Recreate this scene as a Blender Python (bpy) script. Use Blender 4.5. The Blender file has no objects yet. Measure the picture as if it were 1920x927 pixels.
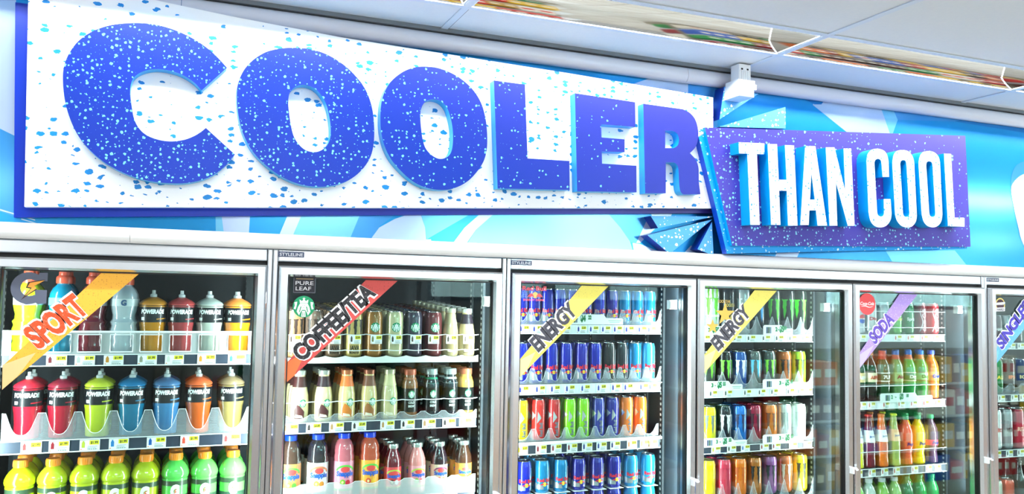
import bpy, math, random
from mathutils import Vector, Matrix
from mathutils.geometry import tessellate_polygon
random.seed(7)
PI = math.pi
sc = bpy.context.scene
COL = sc.collection

# ---------------------------------------------------------------- camera
FPX, YAW, PITCH, ROLL = 1584.615, 0.381357, 0.0611549, 0.0191241
CAM = Vector((-0.29139, -2.76607, 1.95872))
_f = Vector((math.sin(YAW)*math.cos(PITCH), math.cos(YAW)*math.cos(PITCH), math.sin(PITCH)))
_r = Vector((math.cos(YAW), -math.sin(YAW), 0)); _u = _r.cross(_f)
CR = math.cos(ROLL)*_r + math.sin(ROLL)*_u
CU = -math.sin(ROLL)*_r + math.cos(ROLL)*_u
cam = bpy.data.cameras.new('camera'); camo = bpy.data.objects.new('camera', cam); COL.objects.link(camo)
camo.matrix_world = Matrix(((CR.x, CU.x, -_f.x, CAM.x), (CR.y, CU.y, -_f.y, CAM.y), (CR.z, CU.z, -_f.z, CAM.z), (0, 0, 0, 1)))
cam.sensor_width = 36; cam.lens = FPX/1920*36; cam.clip_start = .05
sc.camera = camo

def at(px, py, Y):
    """the point of the plane y = Y that the photograph shows at (px, py)"""
    d = _f + CR*((px-960)/FPX) - CU*((py-463.5)/FPX)
    t = (Y-CAM.y)/d.y
    return (CAM.x+t*d.x, CAM.z+t*d.z)

# ---------------------------------------------------------------- world, exposure, lights
sc.view_settings.view_transform = 'Standard'; sc.view_settings.look = 'None'
sc.view_settings.gamma = 1; sc.view_settings.use_curve_mapping = False
sc.view_settings.exposure = 0.0
w = bpy.data.worlds.new('world'); sc.world = w; w.use_nodes = True
w.node_tree.nodes['Background'].inputs[0].default_value = (.86, .94, 1, 1)
w.node_tree.nodes['Background'].inputs[1].default_value = 12.0

P_ROW, P_ROOM, P_COOL = 10, 44, 6.4    # watts: tube over the sign, room troffer, cooler tube

def area(name, loc, direction, sx, sy, power, color=(.93, .97, 1), parent=None, along_x=False):
    L = bpy.data.lights.new(name, 'AREA'); L.shape = 'RECTANGLE'; L.size = sx; L.size_y = sy
    L.energy = power; L.color = color
    o = bpy.data.objects.new(name, L); COL.objects.link(o)
    o.rotation_euler = Vector(direction).to_track_quat('-Z', 'Y').to_euler()
    if along_x:      # keep the long side parallel to the wall
        z = -Vector(direction).normalized(); x = Vector((1, 0, 0)); y = z.cross(x)
        o.rotation_euler = Matrix((x, y, z)).transposed().to_euler()
    o.location = loc
    if parent is not None:
        o.parent = parent; o.location = Vector(loc) - parent.location
    return o

# ---------------------------------------------------------------- materials
def lin(c):
    return tuple(((v/255)/12.92 if v/255 <= .04045 else ((v/255+.055)/1.055)**2.4) for v in c)
MC = {}
def mat(c, rough=.5, metal=0., coat=0., emit=0., alpha=1., name=None, ior=1.45, aniso=0., sheen=0.):
    key = (tuple(c), rough, metal, coat, emit, alpha, ior, aniso)
    if key in MC: return MC[key]
    m = bpy.data.materials.new(name or 'mat_%d_%d_%d' % tuple(int(v) for v in c)); m.use_nodes = True
    b = m.node_tree.nodes['Principled BSDF']; l = lin(c)
    b.inputs['Base Color'].default_value = (*l, 1); b.inputs['Roughness'].default_value = rough
    b.inputs['Metallic'].default_value = metal; b.inputs['Coat Weight'].default_value = coat
    b.inputs['Coat Roughness'].default_value = .06 if coat != .5 else .12; b.inputs['IOR'].default_value = ior
    b.inputs['Anisotropic'].default_value = aniso
    if emit: b.inputs['Emission Color'].default_value = (*l, 1); b.inputs['Emission Strength'].default_value = emit
    b.inputs['Alpha'].default_value = alpha
    MC[key] = m; return m
def N(m, t, **kw):
    n = m.node_tree.nodes.new(t)
    for k, v in kw.items(): setattr(n, k, v)
    return n
def glassy(name, c=(235, 250, 248), k=.9):
    """thin pane: fresnel mix of clear and mirror"""
    m = bpy.data.materials.new(name); m.use_nodes = True; nt = m.node_tree; nt.nodes.clear()
    o = N(m, 'ShaderNodeOutputMaterial'); mx = N(m, 'ShaderNodeMixShader'); t = N(m, 'ShaderNodeBsdfTransparent')
    g = N(m, 'ShaderNodeBsdfGlossy'); fr = N(m, 'ShaderNodeFresnel'); mu = N(m, 'ShaderNodeMath', operation='MULTIPLY')
    t.inputs[0].default_value = (*lin(c), 1); g.inputs['Roughness'].default_value = .02
    fr.inputs[0].default_value = 1.5; mu.inputs[1].default_value = k
    nt.links.new(fr.outputs[0], mu.inputs[0]); nt.links.new(mu.outputs[0], mx.inputs[0])
    nt.links.new(t.outputs[0], mx.inputs[1]); nt.links.new(g.outputs[0], mx.inputs[2]); nt.links.new(mx.outputs[0], o.inputs[0])
    return m
def clear_plastic(name, c, a, rough=.15):
    m = bpy.data.materials.new(name); m.use_nodes = True; nt = m.node_tree
    b = nt.nodes['Principled BSDF']; b.inputs['Base Color'].default_value = (*lin(c), 1)
    b.inputs['Roughness'].default_value = rough; b.inputs['Alpha'].default_value = a
    return m
def specked(name, base, speck, scale, thr, base2=None, grad=None, dens=None, stretch=1., rough=.35, coat=.0, power=2.2):
    """printed terrazzo: irregular chips from a voronoi; grad=(ax, az, c) mixes base -> base2 over the sheet"""
    m = bpy.data.materials.new(name); m.use_nodes = True; nt = m.node_tree; L = nt.links.new
    b = nt.nodes['Principled BSDF']; b.inputs['Roughness'].default_value = rough; b.inputs['Coat Weight'].default_value = coat; b.inputs['Specular IOR Level'].default_value = .3
    g = N(m, 'ShaderNodeNewGeometry'); s = N(m, 'ShaderNodeSeparateXYZ'); L(g.outputs['Position'], s.inputs[0])
    cx = N(m, 'ShaderNodeCombineXYZ'); sx = N(m, 'ShaderNodeMath', operation='MULTIPLY'); sx.inputs[1].default_value = stretch
    L(s.outputs[0], sx.inputs[0]); L(sx.outputs[0], cx.inputs[0]); L(s.outputs[2], cx.inputs[1])
    nz = N(m, 'ShaderNodeTexNoise'); nz.inputs['Scale'].default_value = scale*2.2; nz.inputs['Detail'].default_value = 2; L(cx.outputs[0], nz.inputs['Vector'])
    nm = N(m, 'ShaderNodeVectorMath', operation='MULTIPLY_ADD'); nm.inputs[1].default_value = (.55/scale,)*3
    L(nz.outputs['Color'], nm.inputs[0]); L(cx.outputs[0], nm.inputs[2])
    v = N(m, 'ShaderNodeTexVoronoi', voronoi_dimensions='2D'); v.inputs['Scale'].default_value = scale; v.inputs['Randomness'].default_value = 1
    L(nm.outputs[0], v.inputs['Vector'])
    sp = N(m, 'ShaderNodeSeparateColor'); L(v.outputs['Color'], sp.inputs[0])
    pw = N(m, 'ShaderNodeMath', operation='POWER'); pw.inputs[1].default_value = power; L(sp.outputs[0], pw.inputs[0])
    th = N(m, 'ShaderNodeMath', operation='MULTIPLY'); th.inputs[1].default_value = thr; L(pw.outputs[0], th.inputs[0])
    last = th.outputs[0]
    if dens:   # (ax, az, c) thins the chips out over the sheet
        a = N(m, 'ShaderNodeMath', operation='MULTIPLY_ADD'); a.inputs[1].default_value = dens[0]; a.inputs[2].default_value = dens[2]; L(s.outputs[0], a.inputs[0])
        a2 = N(m, 'ShaderNodeMath', operation='MULTIPLY_ADD', use_clamp=True); a2.inputs[1].default_value = dens[1]; L(s.outputs[2], a2.inputs[0]); L(a.outputs[0], a2.inputs[2])
        gt = N(m, 'ShaderNodeMath', operation='LESS_THAN'); L(sp.outputs[1], gt.inputs[0]); L(a2.outputs[0], gt.inputs[1])
        mu = N(m, 'ShaderNodeMath', operation='MULTIPLY'); L(last, mu.inputs[0]); L(gt.outputs[0], mu.inputs[1]); last = mu.outputs[0]
    lt = N(m, 'ShaderNodeMath', operation='LESS_THAN'); L(v.outputs['Distance'], lt.inputs[0]); L(last, lt.inputs[1])
    mx = N(m, 'ShaderNodeMix', data_type='RGBA'); L(lt.outputs[0], mx.inputs[0])
    mx.inputs[6].default_value = (*lin(base), 1); mx.inputs[7].default_value = (*lin(speck), 1)
    if base2:
        a = N(m, 'ShaderNodeMath', operation='MULTIPLY_ADD'); a.inputs[1].default_value = grad[0]; a.inputs[2].default_value = grad[2]; L(s.outputs[0], a.inputs[0])
        a2 = N(m, 'ShaderNodeMath', operation='MULTIPLY_ADD', use_clamp=True); a2.inputs[1].default_value = grad[1]; L(s.outputs[2], a2.inputs[0]); L(a.outputs[0], a2.inputs[2])
        m2 = N(m, 'ShaderNodeMix', data_type='RGBA'); L(a2.outputs[0], m2.inputs[0])
        m2.inputs[6].default_value = (*lin(base), 1); m2.inputs[7].default_value = (*lin(base2), 1); L(m2.outputs[2], mx.inputs[6])
    L(mx.outputs[2], b.inputs['Base Color'])
    return m
def noisy(name, c1, c2, scale, rough=.6, metal=0., bump=.0):
    m = bpy.data.materials.new(name); m.use_nodes = True; nt = m.node_tree; L = nt.links.new
    b = nt.nodes['Principled BSDF']; b.inputs['Roughness'].default_value = rough; b.inputs['Metallic'].default_value = metal
    tc = N(m, 'ShaderNodeTexCoord'); nz = N(m, 'ShaderNodeTexNoise'); nz.inputs['Scale'].default_value = scale; nz.inputs['Detail'].default_value = 5
    L(tc.outputs['Object'], nz.inputs['Vector']); mx = N(m, 'ShaderNodeMix', data_type='RGBA')
    mx.inputs[6].default_value = (*lin(c1), 1); mx.inputs[7].default_value = (*lin(c2), 1)
    L(nz.outputs[0], mx.inputs[0]); L(mx.outputs[2], b.inputs['Base Color'])
    if bump:
        bp = N(m, 'ShaderNodeBump'); bp.inputs['Strength'].default_value = bump; bp.inputs['Distance'].default_value = .002
        L(nz.outputs[0], bp.inputs['Height']); L(bp.outputs[0], b.inputs['Normal'])
    return m

STEEL = mat((226, 230, 234), .24, 1, name='brushed_stainless')
STEEL_D = mat((120, 125, 130), .35, 1, name='dark_stainless')
BLACK = mat((12, 14, 18), .5, name='black_rubber')
WHITE = mat((244, 246, 248), .35, coat=.3, name='white_gloss_trim')
GLASS = glassy('door_glass', k=.36)
PANE = glassy('window_pane', k=.8)
TILE = noisy('ceiling_tile', (220, 226, 232), (228, 232, 236), 90, .85, bump=.25)
TBAR = mat((214, 224, 236), .45, name='ceiling_grid_white')
MIRROR = mat((225, 228, 230), .045, 1, name='polished_reflector')
DARKIN = mat((38, 46, 54), .6, name='cooler_interior_dark')
RACK = mat((60, 66, 72), .45, .4, name='cooler_rack')
CLEAR = clear_plastic('clear_tray_plastic', (225, 232, 240), .13)
FROST = clear_plastic('frosted_tray_plastic', (246, 246, 244), .70, .4)
FROST_L = clear_plastic('light_frosted_plastic', (240, 242, 245), .30, .3)
EDGEC = clear_plastic('clear_edge', (236, 242, 246), .45)
EDGE = mat((245, 248, 250), .25, name='tray_edge_white')
WIRE = mat((238, 240, 242), .3, .1, name='white_wire')
RAIL = mat((52, 60, 76), .4, name='dark_price_rail')
RAILW = mat((235, 238, 242), .4, name='white_price_rail')
TAG = mat((245, 246, 246), .5, name='tag_paper'); TAGY = mat((245, 228, 40), .5, name='tag_yellow'); INK = mat((40, 40, 44), .6, name='ink')
GREENINK = mat((16, 120, 66), .6, name='green_ink'); ALU = mat((214, 218, 222), .22, 1, name='can_aluminium')
DIM = mat((70, 72, 76), .4, .9, name='can_opening')

# ---------------------------------------------------------------- mesh helpers
class MB:
    def __init__(s): s.v = []; s.f = []; s.m = []
    def add(s, vs, fs, mi=0):
        o = len(s.v); s.v += [tuple(p) for p in vs]; s.f += [tuple(i+o for i in f) for f in fs]; s.m += [mi]*len(fs); return s
    def box(s, x0, x1, y0, y1, z0, z1, mi=0):
        vs = [(x, y, z) for x in (x0, x1) for y in (y0, y1) for z in (z0, z1)]
        return s.add(vs, [(0, 1, 3, 2), (4, 6, 7, 5), (0, 4, 5, 1), (2, 3, 7, 6), (0, 2, 6, 4), (1, 5, 7, 3)], mi)
    def bevbox(s, x0, x1, y0, y1, z0, z1, b, mi=0):
        """box with its four front (-y) edges chamfered"""
        vs = [(x0, y1, z0), (x1, y1, z0), (x1, y1, z1), (x0, y1, z1), (x0, y0+b, z0), (x1, y0+b, z0), (x1, y0+b, z1), (x0, y0+b, z1),
              (x0+b, y0, z0+b), (x1-b, y0, z0+b), (x1-b, y0, z1-b), (x0+b, y0, z1-b)]
        return s.add(vs, [(0, 3, 2, 1), (0, 1, 5, 4), (1, 2, 6, 5), (2, 3, 7, 6), (3, 0, 4, 7), (4, 5, 9, 8), (5, 6, 10, 9), (6, 7, 11, 10), (7, 4, 8, 11), (8, 9, 10, 11)], mi)
    def quad(s, a, b, c, d, mi=0): return s.add([a, b, c, d], [(0, 1, 2, 3)], mi)
    def lathe(s, prof, n=20, mi=0, cap=True):
        o = len(s.v)
        for r, z in prof:
            for i in range(n):
                a = 2*PI*i/n; s.v.append((r*math.sin(a), -r*math.cos(a), z))
        for k in range(len(prof)-1):
            for i in range(n):
                j = (i+1) % n; s.f.append((o+k*n+i, o+k*n+j, o+(k+1)*n+j, o+(k+1)*n+i)); s.m.append(mi)
        if cap:
            s.f.append(tuple(o+i for i in range(n))[::-1]); s.m.append(mi)
            s.f.append(tuple(o+(len(prof)-1)*n+i for i in range(n))); s.m.append(mi)
        return s
    def tube(s, pts, r, n=6, mi=0):
        pts = [Vector(p) for p in pts]; o = len(s.v)
        for k, p in enumerate(pts):
            d = (pts[min(k+1, len(pts)-1)]-pts[max(k-1, 0)]).normalized()
            a = d.cross(Vector((0, 0, 1)) if abs(d.z) < .9 else Vector((1, 0, 0))).normalized(); b = d.cross(a)
            for i in range(n):
                t = 2*PI*i/n; s.v.append(tuple(p+(a*math.cos(t)+b*math.sin(t))*r))
        for k in range(len(pts)-1):
            for i in range(n):
                j = (i+1) % n; s.f.append((o+k*n+i, o+k*n+j, o+(k+1)*n+j, o+(k+1)*n+i)); s.m.append(mi)
        s.f.append(tuple(o+i for i in range(n))); s.m.append(mi)
        s.f.append(tuple(o+(len(pts)-1)*n+i for i in range(n))[::-1]); s.m.append(mi)
        return s
    def slab(s, loops, y0, y1, mi=0, mside=None):
        """prism of an (x, z) outline with holes, front at y0, back at y1"""
        tris = tessellate_polygon([[Vector((x, z, 0)) for x, z in lp] for lp in loops])
        flat = [p for lp in loops for p in lp]; n = len(flat)
        if mside is None: mside = mi
        fr = []; bk = []
        for a, b, c in tris:
            ar = (flat[b][0]-flat[a][0])*(flat[c][1]-flat[a][1])-(flat[b][1]-flat[a][1])*(flat[c][0]-flat[a][0])
            if ar < 0: a, c = c, a      # counter-clockwise seen from -y
            fr.append((a, b, c)); bk.append((c+n, b+n, a+n))
        o = len(s.v); s.v += [(x, y0, z) for x, z in flat]+[(x, y1, z) for x, z in flat]
        s.f += [tuple(i+o for i in f) for f in fr]; s.m += [mi]*len(fr)
        s.f += [tuple(i+o for i in f) for f in bk]; s.m += [mside]*len(bk)
        k = 0
        for li, lp in enumerate(loops):
            A = sum(lp[i][0]*lp[(i+1) % len(lp)][1]-lp[(i+1) % len(lp)][0]*lp[i][1] for i in range(len(lp)))
            ccw = (A > 0) == (li == 0)
            for i in range(len(lp)):
                a = o+k+i; b = o+k+(i+1) % len(lp)
                s.f.append((a+n, b+n, b, a) if ccw else (b+n, a+n, a, b)); s.m.append(mside)
            k += len(lp)
        return s
    def flat(s, loops, y, mi=0):
        tris = tessellate_polygon([[Vector((x, z, 0)) for x, z in lp] for lp in loops]); pts = [p for lp in loops for p in lp]
        fs = []
        for a, b, c in tris:
            ar = (pts[b][0]-pts[a][0])*(pts[c][1]-pts[a][1])-(pts[b][1]-pts[a][1])*(pts[c][0]-pts[a][0])
            fs.append((a, b, c) if ar > 0 else (c, b, a))
        return s.add([(x, y, z) for x, z in pts], fs, mi)
    def mesh(s, name, mats, off=(0, 0, 0), smooth=False):
        me = bpy.data.meshes.new(name); ox, oy, oz = off
        me.from_pydata([(x-ox, y-oy, z-oz) for x, y, z in s.v], [], s.f)
        for m in (mats if isinstance(mats, (list, tuple)) else [mats]): me.materials.append(m)
        me.polygons.foreach_set('material_index', s.m)
        if smooth:
            me.polygons.foreach_set('use_smooth', [True]*len(me.polygons)); me.update()
            try: me.set_sharp_from_angle(angle=math.radians(40))
            except Exception: pass
        me.update(); return me

def tag(o, label=None, cat=None, group=None, kind=None):
    if label:
        o['label'] = label
    if cat: o['category'] = cat
    if group: o['group'] = group
    if kind: o['kind'] = kind
    return o
def thing(name, loc, label, cat, group=None):
    o = bpy.data.objects.new(name, None); COL.objects.link(o); o.location = loc; o.empty_display_size = .02
    return tag(o, label, cat, group, 'thing')
def wloc(o):
    v = Vector((0, 0, 0))
    while o is not None: v += o.location; o = o.parent
    return v
def obj(name, mb, mats, parent=None, smooth=False, origin=None):
    """world-space mesh, optionally made a child of parent"""
    off = wloc(parent) if parent is not None else Vector(origin or (0, 0, 0))
    o = bpy.data.objects.new(name, mb.mesh(name, mats, off, smooth)); COL.objects.link(o)
    if parent is not None: o.parent = parent
    else: o.location = off
    return o
def struct(name, mb, mats, parent=None, smooth=False):
    o = obj(name, mb, mats, parent, smooth)
    if parent is None: o['kind'] = 'structure'
    return o

TC = {}
def text_tris(txt, size=1., bold=0., shear=0.):
    """built-in font as flat triangles, (verts2d, faces, width); centred on x, baseline at 0, cap height = size"""
    key = (txt, bold, shear)
    if key not in TC:
        cu = bpy.data.curves.new('t', 'FONT'); cu.body = txt; cu.offset = bold; cu.shear = shear; cu.fill_mode = 'FRONT'; cu.resolution_u = 3
        ob = bpy.data.objects.new('t', cu); me = ob.to_mesh()
        vs = [(v.co.x, v.co.y) for v in me.vertices]; fs = [tuple(p.vertices) for p in me.polygons]
        ob.to_mesh_clear(); bpy.data.objects.remove(ob); bpy.data.curves.remove(cu)
        TC[key] = (vs, fs)
    vs, fs = TC[key]; k = size/.729
    x0 = min(v[0] for v in vs); x1 = max(v[0] for v in vs); c = (x0+x1)/2
    return [((x-c)*k, y*k) for x, y in vs], fs, (x1-x0)*k
def add_text(mb, txt, x, z, y, size, width=None, mi=0, bold=0., ang=0., shear=0.):
    vs, fs, w = text_tris(txt, size, bold, shear); kx = width/w if width else 1
    ca, sa = math.cos(ang), math.sin(ang)
    mb.add([(x+vx*kx*ca-vz*sa, y, z+vx*kx*sa+vz*ca) for vx, vz in vs], fs, mi)
def crom(pts, closed=True, n=5):
    out = []; L = len(pts)
    rng = range(L) if closed else range(L-1)
    for i in rng:
        p0 = pts[(i-1) % L] if closed or i > 0 else pts[0]; p1 = pts[i]; p2 = pts[(i+1) % L]
        p3 = pts[(i+2) % L] if closed or i+2 < L else pts[-1]
        for k in range(n):
            t = k/n
            out.append(tuple(.5*((2*b)+(c-a)*t+(2*a-5*b+4*c-d)*t*t+(3*b-a-3*c+d)*t**3) for a, b, c, d in zip(p0, p1, p2, p3)))
    if not closed: out.append(pts[-1])
    return out
def circ(cx, cz, rx, rz=None, n=24):
    rz = rz or rx; return [(cx+rx*math.cos(2*PI*i/n), cz+rz*math.sin(2*PI*i/n)) for i in range(n)]
def wrap(mb, r, taper=None):
    """bend a flat picture (u across, z up) round a cylinder of radius r, facing -y"""
    mb.v = [((r+o)*math.sin(u/r), -(r+o)*math.cos(u/r), z) for u, o, z in mb.v]; return mb
def subdiv_flat(mb, maxd=.006):
    """split wide triangles so that a wrapped picture follows the curve"""
    for _ in range(3):
        nf = []; nm = []; ch = False
        for f, mi in zip(mb.f, mb.m):
            us = [mb.v[i][0] for i in f]
            if len(f) == 3 and max(us)-min(us) > maxd:
                ch = True; p = [mb.v[i] for i in f]; o = len(mb.v)
                mb.v += [tuple((a+b)/2 for a, b in zip(p[k], p[(k+1) % 3])) for k in range(3)]
                nf += [(f[0], o, o+2), (f[1], o+1, o), (f[2], o+2, o+1), (o, o+1, o+2)]; nm += [mi]*4
            else: nf.append(f); nm.append(mi)
        mb.f = nf; mb.m = nm
        if not ch: break
    return mb

# ================================================================ room shell
CEIL = 2.8817; X0, X1, YB = -5.0, 14.0, -6.2
GX = .539; PITX = 1.219; RY0, RY1 = -.515, -.28      # light row between these y
def floor_mat():
    m = bpy.data.materials.new('beige_floor_tile'); m.use_nodes = True; nt = m.node_tree; L = nt.links.new
    b = nt.nodes['Principled BSDF']; b.inputs['Roughness'].default_value = .3
    tc = N(m, 'ShaderNodeTexCoord'); br = N(m, 'ShaderNodeTexBrick'); br.offset = 0
    br.inputs['Scale'].default_value = 1; br.inputs['Brick Width'].default_value = .46; br.inputs['Row Height'].default_value = .46; br.inputs['Mortar Size'].default_value = .006
    br.inputs['Color1'].default_value = (*lin((190, 184, 172)), 1); br.inputs['Color2'].default_value = (*lin((182, 174, 160)), 1); br.inputs['Mortar'].default_value = (*lin((96, 88, 78)), 1)
    L(tc.outputs['Object'], br.inputs['Vector']); L(br.outputs['Color'], b.inputs['Base Color']); return m
struct('floor', MB().box(X0, X1, YB, 1.2, -.05, 0), floor_mat())
cb = MB().box(X0, X1, RY1, .12, CEIL, CEIL+.02).box(X0, X1, YB, RY0, CEIL, CEIL+.02)
struct('ceiling', cb, TILE)
gb = MB(); t = .012
for k in range(-5, 12):
    x = GX+k*PITX
    if X0 < x < X1:
        gb.box(x-t, x+t, YB+.01, -.03, CEIL-.004, CEIL-.0005)
for y in [RY1+t, RY0-t]+[RY0-.61*i for i in range(1, 12)]:
    if y > YB+.05: gb.box(X0+.01, X1-.01, y-t, y+t, CEIL-.0045, CEIL-.001)
gs = MB()  # thin dark strips: the shadow line beside each grid bar, painted in
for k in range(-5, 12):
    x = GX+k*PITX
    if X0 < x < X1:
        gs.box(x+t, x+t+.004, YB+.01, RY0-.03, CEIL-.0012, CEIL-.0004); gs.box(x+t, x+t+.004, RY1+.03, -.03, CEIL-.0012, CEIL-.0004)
struct('trim_3', gb, TBAR); struct('grid_shadow_line', gs, mat((60, 66, 74), .7))
struct('wall_left', MB().box(X0-.1, X0, YB, 1.2, 0, CEIL), mat((206, 208, 206), .7))
struct('wall_right', MB().box(X1, X1+.1, YB, 1.2, 0, CEIL), mat((206, 208, 206), .7))
WINS = [(2.3, 3.75), (3.8, 5.3), (7.8, 10.6)]
wb = MB(); xs = X0
for a, b in WINS:
    wb.box(xs, a, YB-.1, YB, 0, CEIL+.02); wb.box(a, b, YB-.1, YB, 0, 1.92); wb.box(a, b, YB-.1, YB, 2.84, CEIL+.02); xs = b
wb.box(xs, X1, YB-.1, YB, 0, CEIL+.02)
struct('wall_back', wb, mat((198, 200, 200), .7))
for i, (a, b) in enumerate(WINS):
    fm = MB()
    for q in ((a, a+.05, 1.92, 2.84), (b-.05, b, 1.92, 2.84), (a+.05, b-.05, 1.92, 1.97), (a+.05, b-.05, 2.79, 2.84), ((a+b)/2-.02, (a+b)/2+.02, 1.97, 2.79)):
        fm.box(q[0], q[1], YB-.07, YB-.02, q[2], q[3])
    o = struct('window_%d' % (i+1), fm, STEEL_D)
    obj('pane', MB().box(a+.05, b-.05, YB-.05, YB-.044, 1.97, 2.79), PANE, o)

# ---- printed wall above the cooler: one sheet with the pattern's own inks
def wallink(c, n): return mat(c, .16, .55, coat=.5, name=n)
INKS = [wallink((16, 150, 216), 'wall_ink_blue'), wallink((186, 208, 236), 'wall_ink_lilac'), wallink((112, 196, 232), 'wall_ink_cyan'),
        wallink((58, 150, 218), 'wall_ink_mid'), wallink((0, 122, 196), 'wall_ink_deep'), wallink((190, 215, 225), 'wall_ink_line')]
wl = MB().box(X0, X1, 0, .10, 2.1005, CEIL+.02)
NWP = [0]
def wp(pts, mi, lay=1):
    NWP[0] += 1; wl.flat([[at(x, y, 0) for x, y in pts]], -.0003*lay-.000012*NWP[0], mi)
wp([(-300, -60), (30, -60), (30, 256), (-300, 105)], 1)
wp([(-60, 212), (30, 256), (30, 408), (-60, 374)], 3)
wp([(0, 392), (66, 412), (66, 414), (0, 395)], 5, 2); wp([(40, 410), (100, 428), (96, 428), (40, 412)], 5, 2)
wp([(404, 400), (416, 400), (421, 446), (405, 446)], 2)
wp([(415, 400), (469, 400), (466, 448), (421, 448)], 1)
wp([(541, 400), (567, 400), (545, 452), (519, 452)], 1)
wp([(567, 400), (676, 400), (652, 458), (543, 458)], 2)
wp([(676, 400), (745, 400), (712, 424), (693, 460), (652, 460)], 3)
wp([(690, 462), (697, 446), (711, 427), (740, 411), (766, 402), (788, 400), (797, 427), (799, 449), (808, 449), (811, 466)], 1, 2)
wp([(788, 398), (888, 398), (800, 449), (797, 427)], 2, 3)
wp([(868, 466), (892, 431), (930, 398), (904, 398), (871, 427), (842, 466)], 1, 2)
wp([(868, 470), (892, 431), (930, 396), (1136, 396), (1163, 427), (1181, 453), (1190, 482)], 2)
wp([(1136, 396), (1220, 396), (1192, 458), (1181, 453), (1163, 427)], 3)
wp([(1213, 412), (1229, 428), (1200, 456), (1193, 456)], 1, 2)
wp([(1186, 456), (1200, 458), (1262, 482), (1190, 482)], 1, 2)
wp([(1295, 461), (1274, 484), (1306, 484), (1303, 463)], 1, 2)
wp([(1220, 398), (1262, 398), (1256, 408), (1222, 406)], 1, 2)
wp([(1340, 400), (1372, 470), (1372, 500), (1306, 500), (1306, 400)], 4)
wp([(1500, 470), (1482, 512), (1440, 512), (1458, 470)], 1)
wp([(1240, 130), (1310, 140), (1296, 175), (1180, 160), (1215, 148)], 1)
wp([(1310, 140), (1372, 150), (1352, 240), (1296, 200)], 0)
wp([(1290, 150), (1345, 160), (1345, 250), (1290, 240)], 3, 1)
wp([(1530, 165), (1560, 168), (1540, 196), (1527, 196), (1500, 182)], 4, 2)
wp([(1534, 165), (1648, 190), (1671, 258), (1600, 258), (1524, 197)], 1)
wp([(1648, 192), (1670, 195), (1683, 225), (1671, 258)], 2)
wp([(1670, 195), (1860, 215), (1790, 228), (1683, 225)], 3)
wp([(1790, 228), (1860, 210), (2000, 240), (2000, 262)], 4)
wp([(1366, 238), (1600, 258), (1550, 300), (1366, 300)], 2)
cv = crom([(1930, 300), (1908, 308), (1898, 324), (1895, 348), (1899, 380), (1908, 423), (1920, 462), (1960, 520)], False, 4)
wp(cv+[(2060, 420), (2060, 300)], 3, 2)
cv = crom([(1935, 322), (1912, 330), (1896, 350), (1899, 380), (1908, 423), (1920, 462), (1960, 520)], False, 4)
wp(cv+[(2060, 420), (2060, 330)], 1, 3)
wp([(1790, 470), (1830, 520), (1690, 520), (1660, 470)], 2)
struct('wall_front', wl, INKS)
struct('wall_cooler_left', MB().box(X0, -2.42, 0, .1, 0, 2.10), mat((200, 204, 208), .6)); struct('wall_cooler_right', MB().box(4.74, X1, 0, .1, 0, 2.10), mat((200, 204, 208), .6))

# crown roll under the ceiling, white bullnose over the doors
def xprof(mb, prof, x0, x1, mi=0, n0=True):
    k = len(prof); vs = [(x, y, z) for x in (x0, x1) for y, z in prof]
    mb.add(vs, [(i, i+1, i+1+k, i+k) for i in range(k-1)]+[tuple(range(k))[::-1], tuple(range(k, 2*k))], mi); return mb
cp = [(-.002, 2.868)]+[(-.014-.026*math.sin(a), 2.836+.03*math.cos(a)) for a in [PI*i/14 for i in range(15)]]+[(-.002, 2.808)]
cm = MB()
for a, b in ((X0, -.30), (-.2985, 1.52), (1.5215, X1)): xprof(cm, cp, a, b)
struct('trim_2', cm, mat((222, 222, 232), .3, coat=.3), smooth=True)
struct('trim_5', MB().box(X0, X1, -.034, 0, 2.868, 2.8815), mat((120, 126, 134), .5))
bp = [(-.002, 2.148), (-.030, 2.148)]+[(-.045-.02*math.sin(a), 2.124+.022*math.cos(a)) for a in [PI*i/10 for i in range(11)]]+[(-.045, 2.101), (-.002, 2.101)]
bmx = MB()
for a, b in ((X0, -.411), (-.410, 3.55), (3.551, X1)): xprof(bmx, bp, a, b)
struct('trim_1', bmx, WHITE, smooth=True)

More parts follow.
